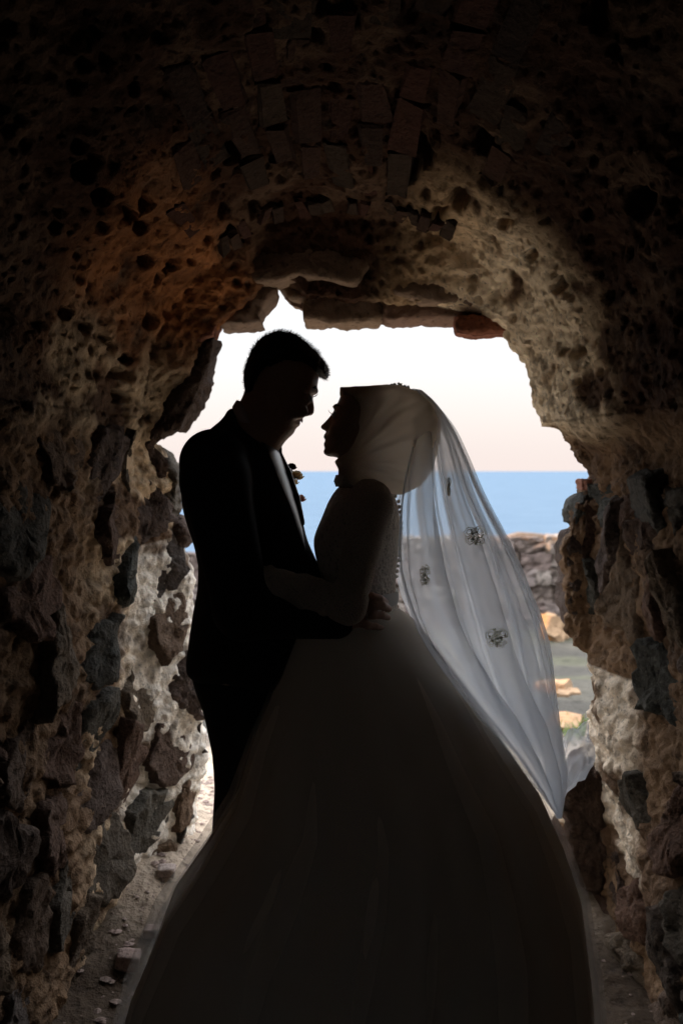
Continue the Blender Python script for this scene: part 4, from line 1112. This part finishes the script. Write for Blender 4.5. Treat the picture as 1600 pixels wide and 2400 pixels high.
# headscarf: thin cloth standing off the back of the head, wrapped under the chin
HJ = [(796, 907), (842, 905), (900, 902), (935, 902), (976, 917), (1010, 944), (1028, 981), (1033, 1010), (1024, 1060), (1012, 1105), (985, 1138), (945, 1158), (900, 1160), (850, 1162), (800, 1148), (791, 1122), (793, 1098), (784, 1081), (793, 1074),
      (806, 1050), (812, 1015), (812, 980), (806, 945), (795, 926)]
h = SDF((-.05, Y0 - .17, 1.36), (.28, Y0 + .17, 1.68), .0036)
def hW(X, Z): return 0.72 + 0.28 * sstep(-.02, .10, X) + .10 * sstep(hz(1060), hz(1140), Z)
h.inflate(px_poly(HJ, it=0), Y0, .096, .075, Wf=hW)
hv, hf = h.mesh(3)
q_ = P0(800, 1085)                             # folds run out from under the chin
ang = np.arctan2(hv[:, 2] - q_[2], hv[:, 0] - q_[0]); rr = np.hypot(hv[:, 2] - q_[2], hv[:, 0] - q_[0])
fo = np.sin(ang * 17 + 3.0 * fbm(hv * 7, 2)) + .5 * np.sin(ang * 39 + 4 * fbm(hv * 9 + 3, 2))
hv[:, 1] += 0.0026 * fo * np.sign(hv[:, 1] - Y0) * sstep(.015, .05, np.abs(hv[:, 1] - Y0)) * sstep(.02, .10, rr)
hv = hv + .0012 * np.stack([fbm(hv * 30, 2), 0 * ang, fbm(hv * 30 + 5, 2)], 1)
fcn = hv[hf].mean(1)                              # scarf tail cut open on the far side so backlight glows through
hf = hf[~((fcn[:, 2] < hz(1000)) & (fcn[:, 0] > .135) & (fcn[:, 1] > Y0 + .02))]
kid('headscarf', (hv, hf), M['hijab'], bride, BRL)
# lace comb along the crown
mb = MB(); rg = np.random.RandomState(9)
cl = np.array([(898, 903), (920, 899), (940, 901), (958, 907), (978, 917), (996, 930), (1010, 946), (1020, 962)], float)
for sgn in (-1, 0, 1):
    for k in range(26):
        e = k / 25 * (len(cl) - 1); i = min(int(e), len(cl) - 2); q = cl[i] + (cl[i + 1] - cl[i]) * (e - i)
        c_ = P0(q[0] - abs(sgn) * 10, q[1] + abs(sgn) * 14, sgn * .042) + rg.randn(3) * .0018 - np.array((.002, 0, .003))
        for p_ in range(5):
            a = p_ * 1.257 + rg.rand(); d = np.array((math.cos(a), .7 * math.sin(a + 1), math.sin(a))) * .0045
            mb.add(tube([c_, c_ + d * .6 + np.array((0, 0, .001)), c_ + d], [.0010, .0018, .0005], 5))
mb.v = [tuple(np.array(q) - BRL) for q in mb.v]; mb.build('lace_comb', M['applique'], bride)
# bodice with sleeves, lace collar, ribbon belt, back buttons
bd = SDF((-.22, Y0 - .32, 1.02), (.18, Y0 + .32, 1.46), .0038)
bd.inflate(px_poly(BOD, it=1), Y0, .148, .088, Wf=bW)
kid('bodice', bd.mesh(2), M['lace'], bride, BRL)
for sh, el, wr in ((bSL, bEL, bWL), (bSR, bER, bWR)):
    sv = SDF(np.minimum(np.minimum(sh, el), wr) - .08, np.maximum(np.maximum(sh, el), wr) + .08, .0036)
    mid = (el + wr) / 2
    sv.cone(sh + np.array((-.004, .02 * np.sign(Y0 - sh[1]), .012)), sh, .050, .046, .01); sv.chain([sh, (sh + el) / 2, el, mid, wr], [.044, .040, .037, .035, .030], .01)
    v, f = sv.mesh(2)
    de = np.linalg.norm(v - el, axis=1); v = v + (0.0028 * np.sin(de * 330) * sstep(.11, .02, de))[:, None] * (v - el) / (de[:, None] + 1e-6)
    ax_ = (wr - el) / np.linalg.norm(wr - el); al_ = (v - el) @ ax_                     # soft creases across the forearm
    dn_ = fbm(v * 22, 3) * .0025 + .0014 * np.sin(al_ * 150 + 6 * fbm(v * 12, 2)) * (al_ > .04)
    v = v + np.stack([0 * dn_, dn_, dn_], 1)
    kid('sleeve', (v, f), M['sleeve'], bride, BRL)
mb = MB()
for k in range(70):      # ruffled collar round the neck
    a = k / 70 * 2 * math.pi; c_ = P0(846, 1124) + np.array((.056 * math.cos(a) * 1.02, .060 * math.sin(a), .004 * math.cos(a)))
    mb.add(tube([c_ - (0, 0, .012), c_ + np.array((math.cos(a) * .004, math.sin(a) * .004, 0)), c_ + np.array((math.cos(a) * .001, math.sin(a) * .001, .012 + .004 * rg.rand()))], [.003, .0036, .0018], 5))
mb.v = [tuple(np.array(q) - BRL) for q in mb.v]; mb.build('collar_ruffle', M['lace'], bride)
mb = MB(); nb = 60; V = []
for k in range(nb):
    a = k / nb * 2 * math.pi
    for zz, g_ in ((1382, .0), (1390, .003), (1402, .003), (1412, 0)):
        z = hz(zz); V.append((.0415 + (.0905 + g_) * math.cos(a), Y0 + (.117 + g_) * math.sin(a), z))
bf = grid_faces(nb, 4, True); belt = kid('belt_ribbon', (V, bf), M['belt'], bride, BRL)
for k in range(17):
    y = 1150 + k * 12.6; c_ = P0(np.interp(y, [1140, 1170, 1230, 1290, 1350, 1400], [905, 933, 941, 936, 929, 930]), y, -.004)
    s = SDF(c_ - .008, c_ + .008, .0016) if k == 0 else None
    if k == 0: s.ell(c_, (.0048, .0048, .0048), 0); b0 = kid('button', s.mesh(1), M['bead'], bride, c_); b0.location = c_ - BRL
    else: o = share('button', b0, bride); o.location = c_ - BRL

# skirt: satin under full tulle, wider towards the camera so that it passes in front of the other person's legs
ZS = np.array([1.135, 1.105, 1.06, .99, .92, .85, .73, .62, .52, .36, .20, .02])
XR = np.array([.122, .165, .205, .258, .312, .362, .455, .510, .550, .575, .59, .60])
XL = np.array([-.045, -.085, -.115, -.140, -.165, -.195, -.232, -.300, -.372, -.435, -.475, -.50])
RY = np.array([.115, .14, .17, .21, .25, .29, .35, .39, .43, .47, .50, .52])
CY = np.array([0, -.005, -.012, -.035, -.06, -.08, -.11, -.135, -.16, -.18, -.19, -.20])
XR = XR * (Y0 + CY) / Y0
def skirt_surface(grow, amp, seed, nth=420, nz=130, z0=.015, zpow=1.0):
    th = np.linspace(0, 2 * math.pi, nth + 1)[:-1]; zz = np.linspace(1.13, z0, nz)
    xr, xl, ry, cyy = (np.interp(-zz, -ZS, A) for A in (XR, XL, RY, CY))
    T, Zg = np.meshgrid(th, zz, indexing='ij')
    down = (1.13 - Zg) / 1.13
    ph = T + .05 * np.sin(3 * T + seed) + .12 * down * np.sin(T * 2 + seed)
    fold = .55 * np.sin(11 * ph + seed) + .30 * np.sin(19 * ph + 2 * seed + 3 * down) + .12 * np.sin(31 * ph + 1.3 * seed)
    fold += .3 * fbm(np.stack([np.cos(T) * 3, np.sin(T) * 3, down * 2 + seed], -1), 3)
    rad = 1 + grow * sstep(0, .15, down)
    cx = (xr + xl) / 2; a = (xr - xl) / 2 * rad; bq_ = ry * rad
    dr = amp * fold * sstep(0.0, .5, down)
    x = cx + (a + dr) * np.cos(T); y = Y0 + cyy + (bq_ + dr) * np.sin(T)
    # the legs of the other person press the far left of the skirt in
    lim = Y0 - .075 - .06 * down
    m_ = sstep(.02, -.06, x) * sstep(.08, .3, down)
    y = np.where(y > lim, y * (1 - m_) + (lim - .012 * np.abs(fold) + .1 * (y - lim) * 0) * m_, y)
    return np.stack([x, y, Zg], -1), nth, nz
sv_, a_, b_ = skirt_surface(0, .016, 1.0); kid('skirt', (sv_.reshape(-1, 3), grid_faces(a_, b_, True)), M['skirt'], bride, BRL)
sv_, a_, b_ = skirt_surface(.022, .017, 2.4); kid('tulle_layer', (sv_.reshape(-1, 3), grid_faces(a_, b_, True)), M['tulle'], bride, BRL)
sv_, a_, b_ = skirt_surface(.042, .015, 4.1); kid('tulle_layer', (sv_.reshape(-1, 3), grid_faces(a_, b_, True)), M['tulle'], bride, BRL)

# ------------------------------------------------------------------ veil: pleated net wrapped round her back, swept out behind
OUTE = np.array([(985, 915), (1012, 938), (1038, 970), (1062, 1005), (1090, 1065), (1118, 1130), (1150, 1195), (1190, 1270), (1228, 1350), (1262, 1430), (1285, 1510), (1298, 1590), (1306, 1670), (1313, 1740), (1322, 1800), (1318, 1860), (1312, 1918)], float)
INNE = np.array([(965, 915), (972, 935), (975, 965), (972, 1000), (965, 1050), (950, 1105), (940, 1160), (934, 1220), (932, 1280), (936, 1340), (950, 1400), (985, 1475), (1045, 1555), (1110, 1635), (1180, 1730), (1245, 1820), (1305, 1912)], float)
NV, NU = 220, 960
v = np.linspace(0, 1, NV)
k_ = np.linspace(0, 1, len(OUTE))
ox, oz_ = np.interp(v, k_, OUTE[:, 0]), np.interp(v, k_, OUTE[:, 1]); ix, iz_ = np.interp(v, k_, INNE[:, 0]), np.interp(v, k_, INNE[:, 1])
def sm(a):
    for _ in range(30): a[1:-1] = (a[:-2] + a[1:-1] * 2 + a[2:]) / 4
    return a
ox, oz_, ix, iz_ = map(sm, (ox, oz_, ix, iz_))
u = np.linspace(-1, 1, NU)                       # -1 near side edge, 0 rear fold, +1 far side edge
U, V_ = np.meshgrid(u, v, indexing='ij')
half = np.interp(v, [0, .08, .25, .45, .7, .9, 1], [.045, .07, .125, .17, .20, .13, .015])
e = 1 - np.abs(U) ** 1.35                        # 0 at the edges (inner line), 1 at the outer line
ph = U * 1.0 + .06 * np.sin(5 * U + 1.5 * V_)
amp = np.interp(v, [0, .1, .4, .8, 1], [.002, .006, .015, .020, .002])[None, :]
rel = np.interp(v, [0, .1, .4, .8, 1], [.004, .010, .020, .028, .002])[None, :]
big = np.sin(ph * 31 + .8 * np.sin(3 * V_)) + .55 * np.sin(ph * 57 + 2.1 + 2 * V_) + .30 * np.sin(ph * 113 + .7 + V_) + .55 * (1 - 2.2 * np.abs(np.sin(ph * 43 + .9 * np.sin(2 * V_)))) 
sid = np.sin(ph * 31 + 1.2 + .8 * np.sin(3 * V_)) + .5 * np.sin(ph * 57 + 3.5 + 2 * V_) + .35 * np.sin(ph * 113 + 2.0 + V_)
dpt = half[None, :] * np.sign(U) * np.abs(U) ** .75 + amp * big
PXX = ix[None, :] + (ox - ix)[None, :] * e; PZZ = iz_[None, :] + (oz_ - iz_)[None, :] * e
YV = Y0 + .03 + dpt
XV = (PXX - 800) / F * (Y0 + .03) + rel * sid * (1 - e ** 6) * .9
ZV = EYE + (HZ - PZZ) / F * (Y0 + .03)
rgf = np.random.RandomState(21)
for sg_ in (-1, 1):                              # narrow pinched pleats: the net doubles back on itself for a few millimetres
    for k in range(17):
        u0 = sg_ * (.08 + .87 * (k + rgf.uniform(-.35, .35)) / 17); w_ = rgf.uniform(.010, .018); a_ = rgf.uniform(.35, .8)
        v0, v1 = rgf.uniform(-.2, .35), rgf.uniform(.7, 1.3)
        dx_ = (U - u0 - .02 * np.sin(2.5 * V_ + k)) / w_; m_ = a_ * sstep(v0, v0 + .15, V_) * (1 - sstep(v1 - .2, v1, V_))
        XV = XV + sg_ * .018 * m_ * dx_ * np.exp(-dx_ ** 2); YV = YV + .006 * m_ * np.exp(-dx_ ** 2)
VG = np.stack([XV, YV, ZV], -1)
VG[..., 1] += .012 * fbm(VG * 5, 3); VG[..., 0] += .006 * fbm(VG * 6 + 9, 3) * V_
veil = kid('veil', (VG.reshape(-1, 3), grid_faces(NU, NV)), M['veil'], bride, BRL)
veil['label'] = 'long sheer white veil with lace motifs, falling from the headscarf and lit from behind'
# folded-up bunch of net at the low end
nu, nv = 90, 60
uu, vv = np.meshgrid(np.linspace(0, 2 * math.pi, nu), np.linspace(.04, math.pi * .93, nv), indexing='ij')
w1, w2 = worley(np.stack([np.cos(uu) * np.sin(vv), np.sin(uu) * np.sin(vv), np.cos(vv)], -1) * 1.5 + 2.2)
rr = 1 + .40 * (w1 - .45) * 2
c_ = PX(1334, 1786, Y0 + .05)
bx = c_[0] + .050 * rr * np.sin(vv) * np.cos(uu) + .012 * np.cos(vv); by = c_[1] + .05 * rr * np.sin(vv) * np.sin(uu); bz = c_[2] + .074 * rr * np.cos(vv) - .035 * np.cos(uu) * np.sin(vv) * -1
kid('veil_bunch', (np.stack([bx, by, bz], -1).reshape(-1, 3), grid_faces(nu, nv)), M['veil'], bride, BRL)
for ui in (0, NU - 1):
    mbv, mbf = tube(VG[ui, ::3] , .0016, 5); kid('hem', (mbv, mbf), M['hem'], veil, BRL).location = (0, 0, 0)
# lace motifs sewn on the net
def motif(px, py, size, wid, seed, far=False):
    """looped thread butterfly of lace"""
    X_ = (VG[..., 0] / VG[..., 1]) * F + 800; Z_ = HZ - (VG[..., 2] - EYE) / VG[..., 1] * F
    sel = (U > .12) if far else (U < -.12)
    q = np.where(sel & ((X_ - px) ** 2 + (Z_ - py) ** 2 < 900), VG[..., 1] * (-1 if far else 1), 1e12); i, jj = np.unravel_index(np.argmin(q), q.shape)
    c = PX(px, py, VG[i, jj, 1] + (.004 if far else -.004))
    mb = MB(); rg = np.random.RandomState(seed); s = size
    loops = [((-.28, .22), .30, .22, .5), ((.28, .26), .30, .20, -.5), ((-.25, -.2), .24, .2, -.4), ((.24, -.24), .26, .18, .4), ((0, 0), .16, .40, 0), ((-.05, .1), .34, .14, .9), ((.05, -.1), .3, .16, -.9)]
    for (cx, cz), a, b2, rot in loops:
        for sc_ in (1.0, .55):
            th = np.linspace(0, 2 * math.pi, 15)[:-1]; P = []
            for t in th:
                x = a * sc_ * math.cos(t); z = b2 * sc_ * math.sin(t); r_ = 1 + .12 * math.sin(5 * t + seed)
                P.append(c + s * np.array((wid * (cx + (x * math.cos(rot) - z * math.sin(rot)) * r_), rg.randn() * .04 + (1 - wid) * cx, cz + (x * math.sin(rot) + z * math.cos(rot)) * r_)))
            P = np.array(P); cc_ = P.mean(0); Q = cc_ + (P - cc_) * (1 - .0022 / (np.linalg.norm(P - cc_, axis=1).mean() + 1e-6)); npt = len(P)
            mb.add((np.vstack([P, Q]), [(k, (k + 1) % npt, npt + (k + 1) % npt, npt + k) for k in range(npt)]))
    for k in range(10):
        a = rg.rand() * 6.28; rr_ = rg.rand() * .45; o_ = c + s * np.array((wid * rr_ * math.cos(a), 0, rr_ * math.sin(a))); mb.add(tube([o_, o_ + s * np.array((wid * .08, 0, .05))], .0022, 5))
    mb.v = [tuple(np.array(q_) - BRL) for q_ in mb.v]; mb.build('lace_motif', M['applique'], veil)
motif(1112, 1257, .046, 1.0, 1); motif(995, 1350, .050, .45, 2); motif(1163, 1497, .046, 1.0, 3); motif(1051, 1142, .048, .25, 4); motif(1063, 1405, .042, .9, 5, True)
